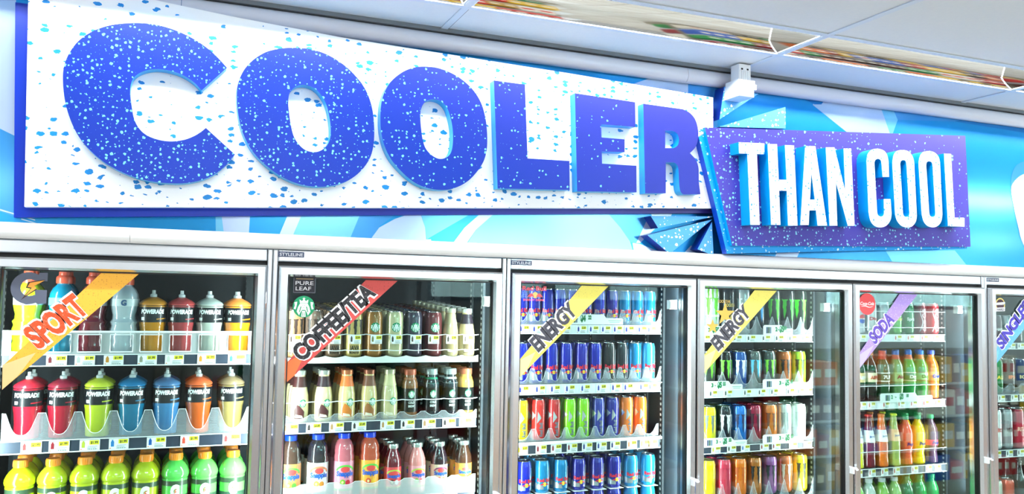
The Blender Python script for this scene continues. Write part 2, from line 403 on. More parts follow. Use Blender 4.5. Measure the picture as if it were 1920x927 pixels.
# ================================================================ lighting row over the sign
t8 = mat((255, 252, 245), .5, emit=6)
ROWN = {-2: 'far left of the row, outside the picture', -1: 'over the left end of the large white sign',  0: 'over the right half of the large white sign',
        1: 'above the small purple sign', 2: 'at the far right end of the picture', 3: 'beyond the right edge of the picture'}
for k in range(-2, 3):
    xa = GX+(k-1+1)*PITX+.013; xb = xa+PITX-.026
    if k == -2: nm = 'mirrored ceiling troffer left of the one above the big C'
    elif k == -1: nm = 'mirrored ceiling troffer above the left half of the white board'
    elif k == 0: nm = 'mirrored ceiling troffer above the right half of the white board'
    elif k == 1: nm = 'mirrored ceiling troffer above the small purple sign'
    else: nm = 'mirrored ceiling troffer right of the one above the purple sign'
    T = thing('ceiling_troffer', ((xa+xb)/2, (RY0+RY1)/2, CEIL), nm, 'ceiling light', 'ceiling troffers in a row over the sign')
    ym = (RY0+RY1)/2; hw = (RY1-RY0)/2-.003
    prof = [(ym+hw*(1-2*i/16), CEIL+.001+.105*(1-((1-2*i/16))**2)**.75) for i in range(17)]
    m = MB(); vs = [(x, y, z) for x in (xa, xb) for y, z in prof]; m.add(vs, [(i, i+1, i+18, i+17) for i in range(16)])
    obj('reflector', m, MIRROR, T, smooth=True)
    for x, s in ((xa, 1), (xb, -1)):
        o = obj('end_plate', MB().box(min(x, x+s*.003), max(x, x+s*.003), ym-hw, ym+hw, CEIL+.001, CEIL+.12), MIRROR, T)
        obj('white_edge', MB().box(min(x, x+s*.005), max(x, x+s*.005), ym-hw, ym+hw, CEIL-.002, CEIL+.0008), WHITE, o)
    obj('housing', MB().box(xa-.01, xb+.01, RY0-.002, RY1+.002, CEIL+.112, CEIL+.13).box(xa-.01, xb+.01, RY0-.006, RY0-.002, CEIL+.02, CEIL+.13).box(xa-.01, xb+.01, RY1+.002, RY1+.006, CEIL+.02, CEIL+.13), WHITE, T)
    m = MB(); m.tube([(xa+.03, ym-.004, CEIL+.066), (xb-.03, ym-.004, CEIL+.066)], .012, 12)
    obj('fluorescent_tube', m, t8, T, smooth=True)
    for sg in (-1, 1): area('tube_light', ((xa+xb)/2, ym-.004+sg*.010, CEIL+.050), (0, sg*.8, -.6), 1.14, .018, P_ROW, parent=T, along_x=True)
# room troffers
dif = mat((250, 252, 255), .6, emit=3)
i = 0
for y in (-2.35, -5.4):
    for x in (-3.1, -.05, 3.0, 6.05, 9.1, 12.0) if y > -3 else (-2.1, .9, 3.9, 6.9, 9.9, 12.6):
        T = thing('room_troffer', (x, y, CEIL), 'flat ceiling panel light of the shop, behind the view', 'ceiling light', 'flat panel lights of the shop ceiling')
        obj('frame', MB().box(x-.61, x+.61, y-.31, y-.29, CEIL-.02, CEIL-.005).box(x-.61, x+.61, y+.29, y+.31, CEIL-.02, CEIL-.005).box(x-.61, x-.59, y-.29, y+.29, CEIL-.02, CEIL-.005).box(x+.59, x+.61, y-.29, y+.29, CEIL-.02, CEIL-.005), WHITE, T)
        obj('diffuser', MB().box(x-.59, x+.59, y-.29, y+.29, CEIL-.014, CEIL-.006), dif, T)
        area('panel_light', (x, y, CEIL-.022), (0, 0, -1), 1.1, .52, P_ROOM, parent=T)

# ================================================================ signs
CYAN = mat((0, 158, 224), .35, name='letter_edge_cyan')
LETTER = specked('letter_blue_terrazzo', (0, 42, 146), (112, 196, 226), 84, .36, (56, 44, 134), (.34, .70, -1.86), (-.55, 0, .75), 1., .42)
BOARD = specked('board_white_terrazzo', (250, 251, 252), (16, 130, 206), 50, .38, dens=(.25, -.5, 2.0), stretch=.62, rough=.4)
BLUEB = specked('backboard_blue', (0, 44, 160), (0, 44, 160), 10, 0, (66, 54, 140), (.42, 0, .1), rough=.35)
PURPLE = specked('sign_purple_terrazzo', (62, 54, 156), (130, 206, 230), 70, .36, (80, 70, 166), (.5, 0, -.9), (-.45, -.9, 3.8), 1., .38)
LBLUE = specked('shard_light_blue_terrazzo', (78, 158, 226), (250, 252, 255), 62, .36, dens=(0, 0, .9), rough=.4)
LBLUE2 = specked('shard_side_blue_terrazzo', (0, 150, 226), (210, 236, 250), 62, .34, dens=(0, 0, .8), rough=.4)
WLET = specked('letter_white_terrazzo', (250, 251, 252), (70, 150, 220), 70, .30, dens=(0, 0, .75), rough=.4)
NAVY = mat((4, 44, 140), .4, name='shard_edge_navy')
DENS = None
def pc(pts, ox, oy, s, Y): return [at(ox+x/s, oy+y/s, Y) for x, y in pts]

# ---- big COOLER sign
S = thing('cooler_sign', (at(680, 300, 0)[0], 0, 2.2), 'large white speckled board with big blue raised letters reading COOLER', 'sign')
YF, YL = -.058, -.098
m = MB().slab([[at(28.6, 4, -.026), at(431, 60, -.026), at(640, 88, -.026), at(1064, 150, -.026), at(1338, 196, -.026), at(1340, 400, -.026), at(640, 404, -.026), at(25.8, 408, -.026)]], -.026, -.0006)
obj('backboard', m, BLUEB, S)
m = MB().slab([[at(54, -50, YF), at(431, 30, YF), at(640, 70, YF), at(1064, 137, YF), at(1337, 183, YF), at(1337, 391, YF), at(640, 389.5, YF), at(45.6, 388, YF)]], YF, -.0262, 0, 1)
obj('white_board', m, [BOARD, mat((180, 200, 225), .5)], S)
def closed(p): return crom(p, True, 5)
def mixed(parts):
    out = []
    for kind, p in parts: out += (crom(p, False, 5) if kind == 'c' else p)
    res = []
    for q in out:
        if not res or (abs(q[0]-res[-1][0])+abs(q[1]-res[-1][1])) > 1e-4: res.append(q)
    if abs(res[0][0]-res[-1][0])+abs(res[0][1]-res[-1][1]) < 1e-4: res.pop()
    return res
LT = {}
LT['C'] = (2.647, 100, 20, [mixed([
    ('l', [(862, 283), (736, 396)]),
    ('c', [(736, 396), (700, 358), (650, 324), (590, 301), (520, 290), (460, 297), (415, 318), (390, 350), (381, 400), (388, 470), (402, 540), (430, 590), (470, 622), (530, 643), (590, 649), (650, 641), (700, 622), (735, 600), (757, 582)]),
    ('l', [(757, 582), (901, 714)]),
    ('c', [(901, 714), (860, 765), (800, 813), (740, 840), (670, 855), (600, 858), (500, 850), (400, 826), (300, 782), (220, 728), (150, 658), (100, 578), (65, 480), (49, 380), (50, 290), (75, 218), (125, 150), (200, 100), (290, 71), (400, 61), (500, 68), (600, 95), (700, 142), (790, 207), (862, 283)])])])
LT['O'] = (3.197, 430, 70, [closed([(390, 62), (480, 70), (580, 100), (680, 160), (760, 235), (820, 320), (855, 420), (868, 530), (865, 640), (840, 730), (780, 810), (700, 865), (600, 893), (500, 895), (400, 875), (300, 828), (205, 755), (130, 670), (80, 570), (55, 470), (45, 370), (52, 280), (85, 200), (140, 138), (215, 90), (300, 68)]),
    closed([(440, 285), (500, 300), (545, 340), (580, 400), (600, 480), (608, 560), (600, 620), (570, 665), (520, 688), (460, 678), (415, 640), (385, 590), (368, 520), (358, 450), (353, 390), (362, 335), (395, 298)])])
LT['O2'] = (3.565, 700, 110, [closed([(340, 53), (430, 62), (520, 95), (600, 145), (670, 213), (720, 295), (748, 390), (760, 490), (760, 590), (740, 680), (690, 760), (620, 828), (530, 870), (440, 878), (350, 862), (270, 825), (190, 757), (120, 675), (75, 585), (52, 490), (47, 390), (55, 290), (82, 208), (130, 140), (200, 87), (270, 60)]),
    closed([(400, 272), (450, 285), (490, 325), (515, 390), (530, 470), (532, 560), (520, 625), (490, 660), (440, 670), (390, 645), (350, 600), (330, 540), (320, 470), (315, 400), (320, 335), (350, 287)])])
LT['L'] = (3.71, 910, 130, [[(60, 77), (276, 106), (294, 620), (585, 638), (587, 840), (85, 830)]])
LT['E'] = (3.864, 1060, 160, [[(70, 57), (506, 122), (508, 302), (260, 283), (262, 378), (430, 392), (430, 485), (264, 480), (266, 568), (515, 583), (516, 776), (85, 768)]])
LT['R'] = (3.864, 1060, 160, [mixed([('l', [(565, 133)]), ('c', [(850, 173), (900, 198), (940, 245), (960, 310), (962, 380), (945, 445), (903, 492)]), ('c', [(903, 492), (945, 540), (965, 600), (968, 700), (979, 790)]),
    ('c', [(855, 792), (835, 770), (825, 720), (820, 620), (812, 582), (790, 562), (760, 559)]), ('l', [(728, 558), (728, 783), (578, 783)])]),
    mixed([('l', [(724, 328)]), ('c', [(775, 331), (808, 348), (823, 390), (815, 435), (785, 456)]), ('l', [(724, 456)])])])
for k in ('C', 'O', 'O2', 'L', 'E', 'R'):
    s, ox, oy, lp = LT[k]
    m = MB().slab([pc(l, ox, oy, s, YL) for l in lp], YL, YF-.0005, 0, 1)
    o = obj('letter_%s' % k[0].lower(), m, [LETTER, CYAN], S)

# ---- small THAN COOL sign
YB1, YP, YT = -.088, -.104, -.158
S2 = thing('than_cool_sign', (at(1590, 350, 0)[0], 0, 2.2), 'tilted purple speckled panel with white raised letters reading THAN COOL', 'sign')
m = MB().slab([[at(1310, 257, YB1), at(1330, 246, YB1), at(1800, 262, YB1), at(1813.5, 466.5, YB1), at(1600, 471, YB1), at(1363, 476, YB1)]], YB1, YF-.0006, 0, 1)
for px in (1420, 1600, 1770):
    for py in (300, 430):
        qx_, qz_ = at(px, py, YB1); obj('standoff', MB().box(qx_-.03, qx_+.03, YF, -.0012, qz_-.03, qz_+.03), NAVY, S2)
obj('light_blue_panel', m, [LBLUE2, mat((0, 70, 190), .4)], S2)
m = MB().slab([[at(1321.5, 239, YP), at(1810, 254.7, YP), at(1820, 463, YP), at(1372.7, 461, YP)]], YP, YB1-.0004, 0, 1)
obj('purple_panel', m, [PURPLE, CYAN], S2)
s1 = (4.879, 1370, 250); s2_ = (4.213, 1600, 260)
TL = [('t', s1, [[(72, 82), (308, 93), (308, 192), (240, 190), (266, 840), (180, 838), (152, 186), (78, 185)]]),
      ('h', s1, [[(338, 98), (424, 100), (440, 425), (512, 427), (496, 108), (580, 112), (612, 846), (525, 846), (513, 527), (443, 525), (456, 840), (370, 838)]]),
      ('a', s1, [[(682, 117), (775, 118), (882, 846), (795, 846), (780, 706), (720, 706), (714, 840), (638, 840)], [(738, 362), (770, 608), (726, 608)]]),
      ('n', s1, [[(870, 130), (950, 130), (1048, 530), (1033, 140), (1102, 140), (1134, 848), (1072, 848), (962, 445), (976, 846), (905, 846)]]),
      ('c', s2_, [mixed([('l', [(232, 303), (282, 303)]), ('c', [(278, 180), (265, 125), (235, 92), (185, 80), (140, 92), (112, 125), (104, 180)]), ('c', [(120, 580), (135, 650), (170, 692), (220, 702), (265, 685), (295, 640), (302, 590)]), ('l', [(294, 478), (240, 478)]), ('c', [(243, 590), (235, 610), (215, 617), (195, 605), (188, 580)]), ('c', [(166, 190), (175, 168), (195, 160), (215, 170), (222, 190)])])]),
      ('o', s2_, [mixed([('c', [(308, 190), (318, 130), (345, 98), (390, 91), (432, 100), (465, 135), (480, 180)]), ('c', [(502, 610), (492, 660), (462, 695), (425, 703), (380, 690), (345, 650), (330, 600)])]),
                  mixed([('c', [(370, 200), (376, 178), (395, 169), (413, 178), (420, 205)]), ('c', [(443, 590), (437, 612), (418, 620), (400, 612), (392, 590)])])]),
      ('o', s2_, [mixed([('c', [(515, 195), (525, 140), (550, 108), (590, 100), (637, 108), (672, 142), (685, 190)]), ('c', [(704, 600), (694, 655), (667, 690), (630, 702), (585, 690), (555, 655), (540, 600)])]),
                  mixed([('c', [(575, 210), (581, 186), (600, 179), (619, 188), (626, 210)]), ('c', [(648, 590), (643, 612), (625, 620), (607, 612), (600, 590)])])]),
      ('l', s2_, [[(716, 118), (772, 122), (800, 625), (878, 625), (878, 697), (748, 693)]])]
for nm, (s, ox, oy), lp in TL:
    m = MB().slab([pc(l, ox, oy, s, YT) for l in lp], YT, YP-.0004, 0, 1)
    obj('letter_%s' % nm, m, [WLET, CYAN], S2)

# ---- speckled shards
def shard(label, pts, ox, oy, s, y0, y1=-.0006, mf=LBLUE, ms=NAVY, grp=None):
    P = pc(pts, ox, oy, s, y0); cx = sum(p[0] for p in P)/3; cz = sum(p[1] for p in P)/3
    o = obj('decorative_shard', MB().slab([P], y0, y1, 0, 1), [mf, ms], origin=(cx, y0, min(p[1] for p in P)))
    tag(o, label, 'sign decoration', 'speckled shards around the small sign')
shard('long light blue speckled shard pointing right, just under the white board edge', [(185, 140), (1280, 152), (315, 352)], 1200, 390, 9.27, -.052)
shard('large light blue speckled triangle, middle of the three below the white board', [(130, 475), (1255, 203), (515, 802)], 1200, 390, 9.27, -.052)
shard('narrow upright light blue shard beside the lower left corner of the purple panel', [(1250, 245), (1280, 832), (1000, 720)], 1200, 390, 9.27, -.052)
shard('blue speckled shard pointing down beneath the white ceiling bracket', [(118, 350), (540, 440), (60, 755)], 1340, 110, 6.62, -.06)
shard('pale blue speckled shard lying on the top edge of the purple panel', [(60, 846), (878, 600), (880, 868)], 1340, 110, 6.62, -.085)

# ---- white ceiling bracket hanging in front of the crown
bx, bz = at(1390, 150, -.10)
B = thing('ceiling_bracket', (bx, -.10, CEIL), 'small white plastic bracket hanging from the ceiling grid above the purple sign', 'bracket')
gx = bx
m = MB().box(gx-.030, gx+.024, -.125, -.075, CEIL-.075, CEIL-.006)
for i in range(6): m.box(gx-.027+.009*i, gx-.024+.009*i, -.128, -.125, CEIL-.07, CEIL-.03)
obj('neck', m, WHITE, B)
m = MB(); z1 = CEIL-.07
for (x0, x1, y0, y1, za, zb) in ((-.044, .034, -.145, -.06, -.022, 0), (-.048, .030, -.16, -.05, -.04, -.020), (-.05, .022, -.155, -.05, -.068, -.040)):
    m.bevbox(gx+x0, gx+x1, y0, y1, z1+za, z1+zb, .006)
obj('shade', m, WHITE, B)
obj('slot', MB().box(gx-.02, gx-.012, -.1262, -.125, CEIL-.028, CEIL-.022).box(gx+.006, gx+.014, -.1262, -.125, CEIL-.028, CEIL-.022), BLACK, B)
mm = MB().lathe([(.018, CEIL-.012), (.018, CEIL-.006)], 12); mm.v = [(x+gx, y-.10, z) for x, y, z in mm.v]
obj('mount', mm, WHITE, B)

# ================================================================ cooler case
e = .0138; W = .762
SEAM = [-.0138*0-.79-.79, -.79, 0, .79, 1.565, 2.327, 3.103, 3.893, 4.683]
FRAMES = [(-1.58, -.79, 'stainless steel frame to the left of the sport drinks door'), (-.79, 0, 'stainless steel frame around the sport drinks door'), (0, .79, 'stainless steel frame around the coffee and tea door'),
          (.79, 3.103, 'long stainless steel frame holding the two energy doors and the soda door'), (3.103, 3.893, 'stainless steel frame around the door with the blue SINGLES banner')]
ZT, ZG = 2.10, 2.0625
def nameplate(x, F):
    m = MB().box(x+.012, x+.092, -.0225, -.0205, 2.077, 2.094); o = obj('nameplate', m, mat((70, 78, 104), .35, .4), F)
    t = MB(); add_text(t, 'STYLELINE', x+.052, 2.0805, -.0229, .010, .072, bold=.02); obj('lettering', t, mat((225, 228, 235), .4), o)
for i, (a, b, lb) in enumerate(FRAMES):
    F = thing('cooler_surround', ((a+b)/2, 0, .12), lb, 'cooler frame', 'cooler frames under the sign')
    g = .0012
    obj('header', MB().bevbox(a+g+.016, b-g-.016, -.0205, .05, ZG, ZT-.0005, .003), STEEL, F)
    for x0, x1 in ((a+g, a+.0155), (b-.0155, b-g)): obj('mullion', MB().bevbox(x0, x1, -.026, .05, .12, ZT-.0005, .003), STEEL, F)
    inner = [s for s in SEAM if a+.01 < s < b-.01]
    if inner:
        for s in inner: obj('centre_mullion', MB().bevbox(s-.012, s+.012, -.004, .05, .16, ZG-.013, .002), STEEL_D, F)
    m = MB().box(a+.0165, b-.0165, .0, .05, ZG-.012, ZG-.0006)
    obj('gasket_channel', m, BLACK, F)
    obj('sill', MB().bevbox(a+.0165, b-.0165, -.02, .05, .12, .16, .003), STEEL, F)
    if i >= 2: nameplate(a+.004, F)
obj('kick_panel', MB().box(-1.578, 3.891, .0, .05, 0, .118), STEEL_D)
tag(bpy.data.objects['kick_panel'], 'dark metal kick panel along the foot of the cooler', 'kick panel')

DOORN = ['sport', 'coffee and tea', 'first energy', 'second energy', 'soda', 'singles']
DZ0, DZ1 = .165, 2.0485
GY = -.022
def door(a, b, label, cap_l, cap_r):
    D = thing('glass_cooler_front', ((a+b)/2, -.02, DZ0), label, 'cooler door', 'glass cooler doors')
    fw, yf, yb, bv = .033, -.046, -.004, .006
    # mitred rails
    def rail(p, q, d0, d1):  # corner to corner, outer then inner
        m = MB(); (x0, z0), (x1, z1) = p, q; (u0, w0), (u1, w1) = d0, d1
        def pt(fx, o, i_, y): return (o[0]+(i_[0]-o[0])*fx, y, o[1]+(i_[1]-o[1])*fx)
        ring = [(0, yb), (0, yf+.008), (.18, yf), (.80, yf), (1, yf+.014), (1, yb)]
        A = [pt(fx, p, (u0, w0), y) for fx, y in ring]; Bq = [pt(fx, q, (u1, w1), y) for fx, y in ring]
        k = len(ring); m.add(A+Bq, [(j, j+k, (j+1) % k+k, (j+1) % k) for j in range(k)]+[tuple(range(k)), tuple(range(k, 2*k))[::-1]]); return m
    O = [(a, DZ0), (b, DZ0), (b, DZ1), (a, DZ1)]; I = [(a+fw, DZ0+fw), (b-fw, DZ0+fw), (b-fw, DZ1-fw), (a+fw, DZ1-fw)]
    for j, nm in enumerate(('bottom_rail', 'right_stile', 'top_rail', 'left_stile')):
        obj(nm, rail(O[j], O[(j+1) % 4], I[j], I[(j+1) % 4]), STEEL, D)
    ia, ib, ja, jb = a+fw, b-fw, DZ0+fw, DZ1-fw; h = .0035
    m = MB().box(ia+.0002, ia+h, GY-.007, -.006, ja, jb).box(ib-h, ib-.0002, GY-.007, -.006, ja, jb).box(ia+h, ib-h, GY-.007, -.006, ja, ja+h).box(ia+h, ib-h, GY-.007, -.006, jb-h, jb)
    obj('gasket', m, BLACK, D)
    obj('glass', MB().box(ia+h, ib-h, GY, GY+.004, ja+h, jb-h), GLASS, D)
    # handle on the right stile
    hz = 1.30; hx = b-.016
    m2 = MB().bevbox(hx-.007, hx+.009, -.080, -.0712, hz-.30, hz-.004, .004)
    H = obj('handle', m2, STEEL, D)
    for zz in (hz, hz-.265): obj('bracket', MB().bevbox(hx-.010, hx+.010, -.073, -.047, zz-.024, zz, .004), WHITE, H)
    return D
DOORS = []
lbs = ['glass cooler door with orange SPORT banner and grey letter emblem', 'glass cooler door with red COFFEE/TEA banner and green round emblem',
       'glass cooler door with ENERGY banner and pale red lettered emblem', 'glass cooler door with ENERGY banner, green claw and gold star emblems',
       'glass cooler door with purple SODA banner and red disc emblem', 'glass cooler door with blue SINGLES banner and yellow round emblem']
for i in range(6):
    a, b = SEAM[i+1], SEAM[i+2]
    la = .0185 if i in (0, 1, 2, 5) else .0035; rb = .0185 if i in (0, 1, 4, 5) else .0035
    DOORS.append(door(a+la, b-rb, lbs[i], 0, 0))

door(SEAM[0]+.0185, SEAM[1]-.0185, 'plain glass cooler door left of the SPORT banner door', 0, 0)

# ---- banners on the glass
YG = GY-.0012
def banner(D, main, light, facet, fcol, txt, b0, b1, caph, tcol, edge=(246, 246, 248), ncol=None, bold=.045, shear=.0, wmul=1.):
    zl = DZ1-.0375
    def cl(q): x, z = at(q[0], q[1], YG); return (x, min(z, zl))
    m = MB().flat([[cl(q) for q in main]], YG, 0)
    if facet: m.flat([[at(x, y, YG-.0003) for x, y in facet]], YG-.0003, 1)
    bn = obj('banner', m, [ncol, mat(fcol, .5)], D)
    p = at(*b0, YG); q = at(*b1, YG); L = math.hypot(q[0]-p[0], q[1]-p[1]); ang = math.atan2(q[1]-p[1], q[0]-p[0])
    cx, cz = (p[0]+q[0])/2, (p[1]+q[1])/2
    t = MB(); add_text(t, txt, cx, cz, YG-.0006, caph, L*wmul, bold=bold+.065, ang=ang, shear=shear); ow = obj('text_outline', t, mat(edge, .5), bn)
    t = MB(); add_text(t, txt, cx, cz, YG-.0011, caph, L*wmul*.985, bold=bold, ang=ang, shear=shear); obj('lettering', t, tcol, bn)
def ban(c1, speck): return specked('banner_%d_%d_%d' % c1, c1, speck, 150, .3, rough=.5)
def dots(c, c2): return specked('letters_%d_%d_%d' % c, c, c2, 170, .45, dens=(0, 0, .9), rough=.5)
f = 3.708
def sp(x, y): return (x/f, 490+y/f)
banner(DOORS[0], [sp(705, 55), sp(967, 62), sp(15, 895), sp(18, 730)], None, [sp(18, 722), sp(250, 636), sp(125, 798), sp(14, 896)], (240, 202, 140), 'SPORT', sp(262, 614), sp(622, 340), .068, dots((238, 84, 44), (226, 120, 88)), ncol=ban((250, 184, 66), (226, 150, 60)))
f2 = 4.413
def cf(x, y): return (530+x/f2, 510+y/f2)
banner(DOORS[1], [cf(690, 36), cf(952, 46), cf(22, 925), cf(34, 750)], None, [cf(34, 748), cf(190, 668), cf(98, 858), cf(22, 925)], (240, 120, 66), 'COFFEE/TEA', cf(150, 752), cf(778, 176), .054, dots((44, 44, 48), (90, 88, 88)), ncol=ban((206, 82, 78), (178, 74, 70)))
f3 = 4.635
def e1(x, y): return (960+x/f3, 520+y/f3)
banner(DOORS[2], [e1(606, 50), e1(838, 58), e1(45, 895), e1(52, 735)], None, [e1(52, 730), e1(205, 650), e1(130, 805), e1(45, 895)], (238, 228, 170), 'ENERGY', e1(222, 655), e1(572, 300), .054, dots((74, 74, 84), (110, 108, 110)), ncol=ban((246, 232, 112), (228, 214, 110)))
f4 = 5.15
def e2(x, y): return (1310+x/f4, 530+y/f4)
banner(DOORS[3], [e2(540, 42), e2(755, 50), e2(30, 905), e2(34, 725)], None, [e2(34, 722), e2(170, 645), e2(105, 812), e2(30, 905)], (240, 230, 168), 'ENERGY', e2(182, 665), e2(506, 298), .054, dots((74, 74, 84), (110, 108, 110)), ncol=ban((248, 234, 116), (228, 214, 110)))
f5 = 4.878
def so(x, y): return (1595+x/f5, 530+y/f5)
banner(DOORS[4], [so(448, 86), so(612, 88), so(48, 830), so(50, 690)], None, [so(50, 682), so(215, 570), so(125, 728), so(48, 830)], (200, 186, 240), 'SODA', so(218, 570), so(402, 345), .056, dots((104, 80, 180), (130, 110, 196)), ncol=ban((178, 150, 226), (214, 200, 240)))
f6 = 4.413
def si(x, y): return (1840+x/f6, 510+y/f6)
banner(DOORS[5], [si(430, 176), si(560, 186), si(76, 820), si(76, 700)], None, [si(76, 700), si(150, 640), si(128, 745), si(76, 820)], (120, 190, 240), 'SINGLES', si(165, 650), si(405, 290), .054, dots((70, 60, 170), (110, 100, 190)), ncol=ban((104, 176, 238), (150, 205, 245)))

def sticker(D, name, layers, label=None):
    """layers: list of (MB builder, material)"""
    m = MB(); mats = []
    for k, (fn, mt) in enumerate(layers):
        n0 = len(m.f); fn(m, YG-.0002*k, k); mats.append(mt)
    o = obj(name, m, mats, D); return o
# grey letter G with a bolt
gx, gz = at(55, 541, YG); R = .0455
def g_shape(m, y, mi):
    o1 = [(gx-.002+R*.98*math.cos(math.radians(d)), gz+R*math.sin(math.radians(d))) for d in range(58, 303, 7)]
    i1 = [(gx+.001+R*.50*math.cos(math.radians(d)), gz+.002+R*.52*math.sin(math.radians(d))) for d in range(300, 55, -7)]
    rt = gx+R*.98
    m.flat([o1+[(gx+R*.5, gz-R*.98), (rt, gz-R*.93), (rt, gz-.004), (gx+R*.30, gz-.004), (gx+R*.34, gz-R*.42)]+i1+[(rt, gz+R*.46), (rt, gz+R*.99), (gx+R*.52, gz+R*.99)]], y, mi)
def bolt(m, y, mi, k=1.): m.flat([[(gx+.040*k-.01*(1-k), gz+.026), (gx-.004, gz+.018*k), (gx-.009, gz+.001), (gx+.002, gz-.001), (gx-.020, gz-.034), (gx+.020, gz-.002), (gx+.009, gz+.004)]], y, mi)
sticker(DOORS[0], 'letter_emblem', [(g_shape, mat((92, 98, 116), .5)), (bolt, mat((60, 40, 40), .5)), (lambda m, y, mi: m.flat([[(gx+.038, gz+.0235), (gx+.001, gz+.016), (gx-.005, gz+.004), (gx+.006, gz+.002), (gx-.009, gz-.022), (gx+.018, gz+.0), (gx+.012, gz+.007)]], y, mi), mat((250, 170, 66), .5))])
# black square
qx, qz = at(571, 533.5, YG)
def sq(a, b):
    return lambda m, y, mi: m.flat([[(qx-a, qz-b), (qx+a, qz-b), (qx+a, qz+b), (qx-a, qz+b)]], y, mi)
def qtext(m, y, mi):
    add_text(m, 'PURE', qx, qz-.002, y, .0125, .056, mi, bold=.0); add_text(m, 'LEAF', qx-.003, qz-.0195, y, .0125, .048, mi)
sticker(DOORS[1], 'square_emblem', [(sq(.0345, .0275), mat((96, 100, 112), .5)), (sq(.0325, .0255), mat((34, 34, 44), .5)), (qtext, mat((232, 232, 236), .5)), (lambda m, y, mi: m.flat([[(qx-.027, qz+.0155), (qx+.027, qz+.0155), (qx+.027, qz+.019), (qx-.027, qz+.019)]], y, mi), mat((150, 130, 96), .5))])
def star(cx, cz, r, k=5, q=.42, rot=0): return [(cx+(r if i % 2 == 0 else r*q)*math.sin(PI*i/k+rot), cz+(r if i % 2 == 0 else r*q)*math.cos(PI*i/k+rot)) for i in range(2*k)]
def siren_layers(cx, cz, r):
    def g(m, y, mi): m.flat([circ(cx, cz, r)], y, mi)
    def wf(m, y, mi):
        m.flat([star(cx, cz+r*.72, r*.16)], y, mi)                                   # star
        m.flat([[(cx-r*.36, cz+r*.34), (cx-r*.40, cz+r*.66), (cx-r*.2, cz+r*.52), (cx, cz+r*.66), (cx+r*.2, cz+r*.52), (cx+r*.40, cz+r*.66), (cx+r*.36, cz+r*.34)]], y, mi)   # crown
        hair = [(cx-r*.34, cz+r*.3), (cx+r*.34, cz+r*.3), (cx+r*.52, cz-r*.05), (cx+r*.62, cz-r*.45), (cx+r*.40, cz-r*.80), (cx+r*.30, cz-r*.55), (cx+r*.14, cz-r*.3), (cx-r*.14, cz-r*.3), (cx-r*.30, cz-r*.55), (cx-r*.40, cz-r*.80), (cx-r*.62, cz-r*.45), (cx-r*.52, cz-r*.05)]
        m.flat([hair], y, mi); m.flat([[(cx-r*.14, cz-r*.38), (cx+r*.14, cz-r*.38), (cx+r*.20, cz-r*.92), (cx-r*.20, cz-r*.92)]], y, mi)
        for s in (-1, 1):
            m.flat([[(cx+s*r*.60, cz+r*.45), (cx+s*r*.86, cz+r*.40), (cx+s*r*.80, cz+r*.10), (cx+s*r*.90, cz-r*.20), (cx+s*r*.72, cz-r*.25), (cx+s*r*.64, cz+r*.1)]], y, mi)
    def hg(m, y, mi):
        for s in (-1, 1):
            m.flat([[(cx+s*r*.20, cz+r*.02), (cx+s*r*.30, cz+r*.0), (cx+s*r*.42, cz-r*.5), (cx+s*r*.34, cz-r*.5)]], y, mi)
            m.flat([[(cx+s*r*.05, cz-r*.5), (cx+s*r*.09, cz-r*.5), (cx+s*r*.10, cz-r*.85), (cx+s*r*.05, cz-r*.85)]], y, mi)
        m.flat([circ(cx-r*.08, cz+r*.12, r*.035, n=6)], y, mi); m.flat([circ(cx+r*.08, cz+r*.12, r*.035, n=6)], y, mi)
        m.flat([[(cx-r*.07, cz-r*.09), (cx+r*.07, cz-r*.09), (cx, cz-r*.14)]], y, mi)
    return g, wf, hg
SG, SW = mat((12, 140, 92), .5, name='emblem_green'), mat((240, 244, 242), .5, name='emblem_white')
cx_, cz_ = at(569.5, 575.5, YG)
g_, wf_, hg_ = siren_layers(cx_, cz_, .0345)
sticker(DOORS[1], 'round_emblem', [(g_, SG), (wf_, SW), (hg_, SG)])
# red lettered emblem
rx, rz = at(1002, 545, YG); PINK = mat((238, 104, 116), .5)
def bull(s):
    def fn(m, y, mi):
        P = [(.004, -.006), (.010, .004), (.018, .010), (.026, .009), (.034, .002), (.040, -.006), (.036, -.005), (.030, -.002), (.026, -.008), (.020, -.003), (.012, -.004)]
        m.flat([[(rx+.003+s*x*.75, rz-.019+z*.9) for x, z in P]], y, mi)
    return fn
sticker(DOORS[2], 'lettered_emblem', [(lambda m, y, mi: add_text(m, 'Red Bull', rx, rz, y, .0155, .092, mi, bold=.035), PINK), (lambda m, y, mi: m.flat([circ(rx+.003, rz-.0165, .011, n=18)], y, mi), mat((250, 222, 130), .5)),
    (bull(1), PINK), (bull(-1), PINK), (lambda m, y, mi: add_text(m, 'ENERGY DRINK', rx, rz-.037, y, .007, .084, mi, bold=.03), PINK)])
def claw(m, cx, z0, h, y, mi, w=1.):
    """three ragged vertical strokes hanging from a notched top"""
    for i, (dx, l) in enumerate(((-.34, .86), (0, 1.0), (.34, .84))):
        x = cx+dx*h*w; a = .085*h*w
        P = [(-1.7, 0), (-.9, -.04), (1.3, -.03), (1.8, -.06), (1.0, -.12), (1.1, -.35), (.8, -.38), (1.0, -.6), (.5, -.8), (.1, -1.), (-.5, -.78), (-.6, -.5), (-1., -.45), (-.8, -.15)]
        m.flat([[(x+px*a, z0+pz*h*l) for px, pz in P]], y, mi)
kx, kz = at(1336.5, 540, YG)
GOLD = mat((226, 186, 84), .4, name='gold_ink')
sticker(DOORS[3], 'claw_emblem', [(lambda m, y, mi: claw(m, kx, kz+.005, .062, y, mi, .92), mat((120, 216, 70), .5))])
sticker(DOORS[3], 'emblem_lettering', [(lambda m, y, mi: add_text(m, 'MONSTER ENERGY', kx, kz-.112, y, .0085, .066, mi, bold=.03), mat((232, 236, 234), .5))])
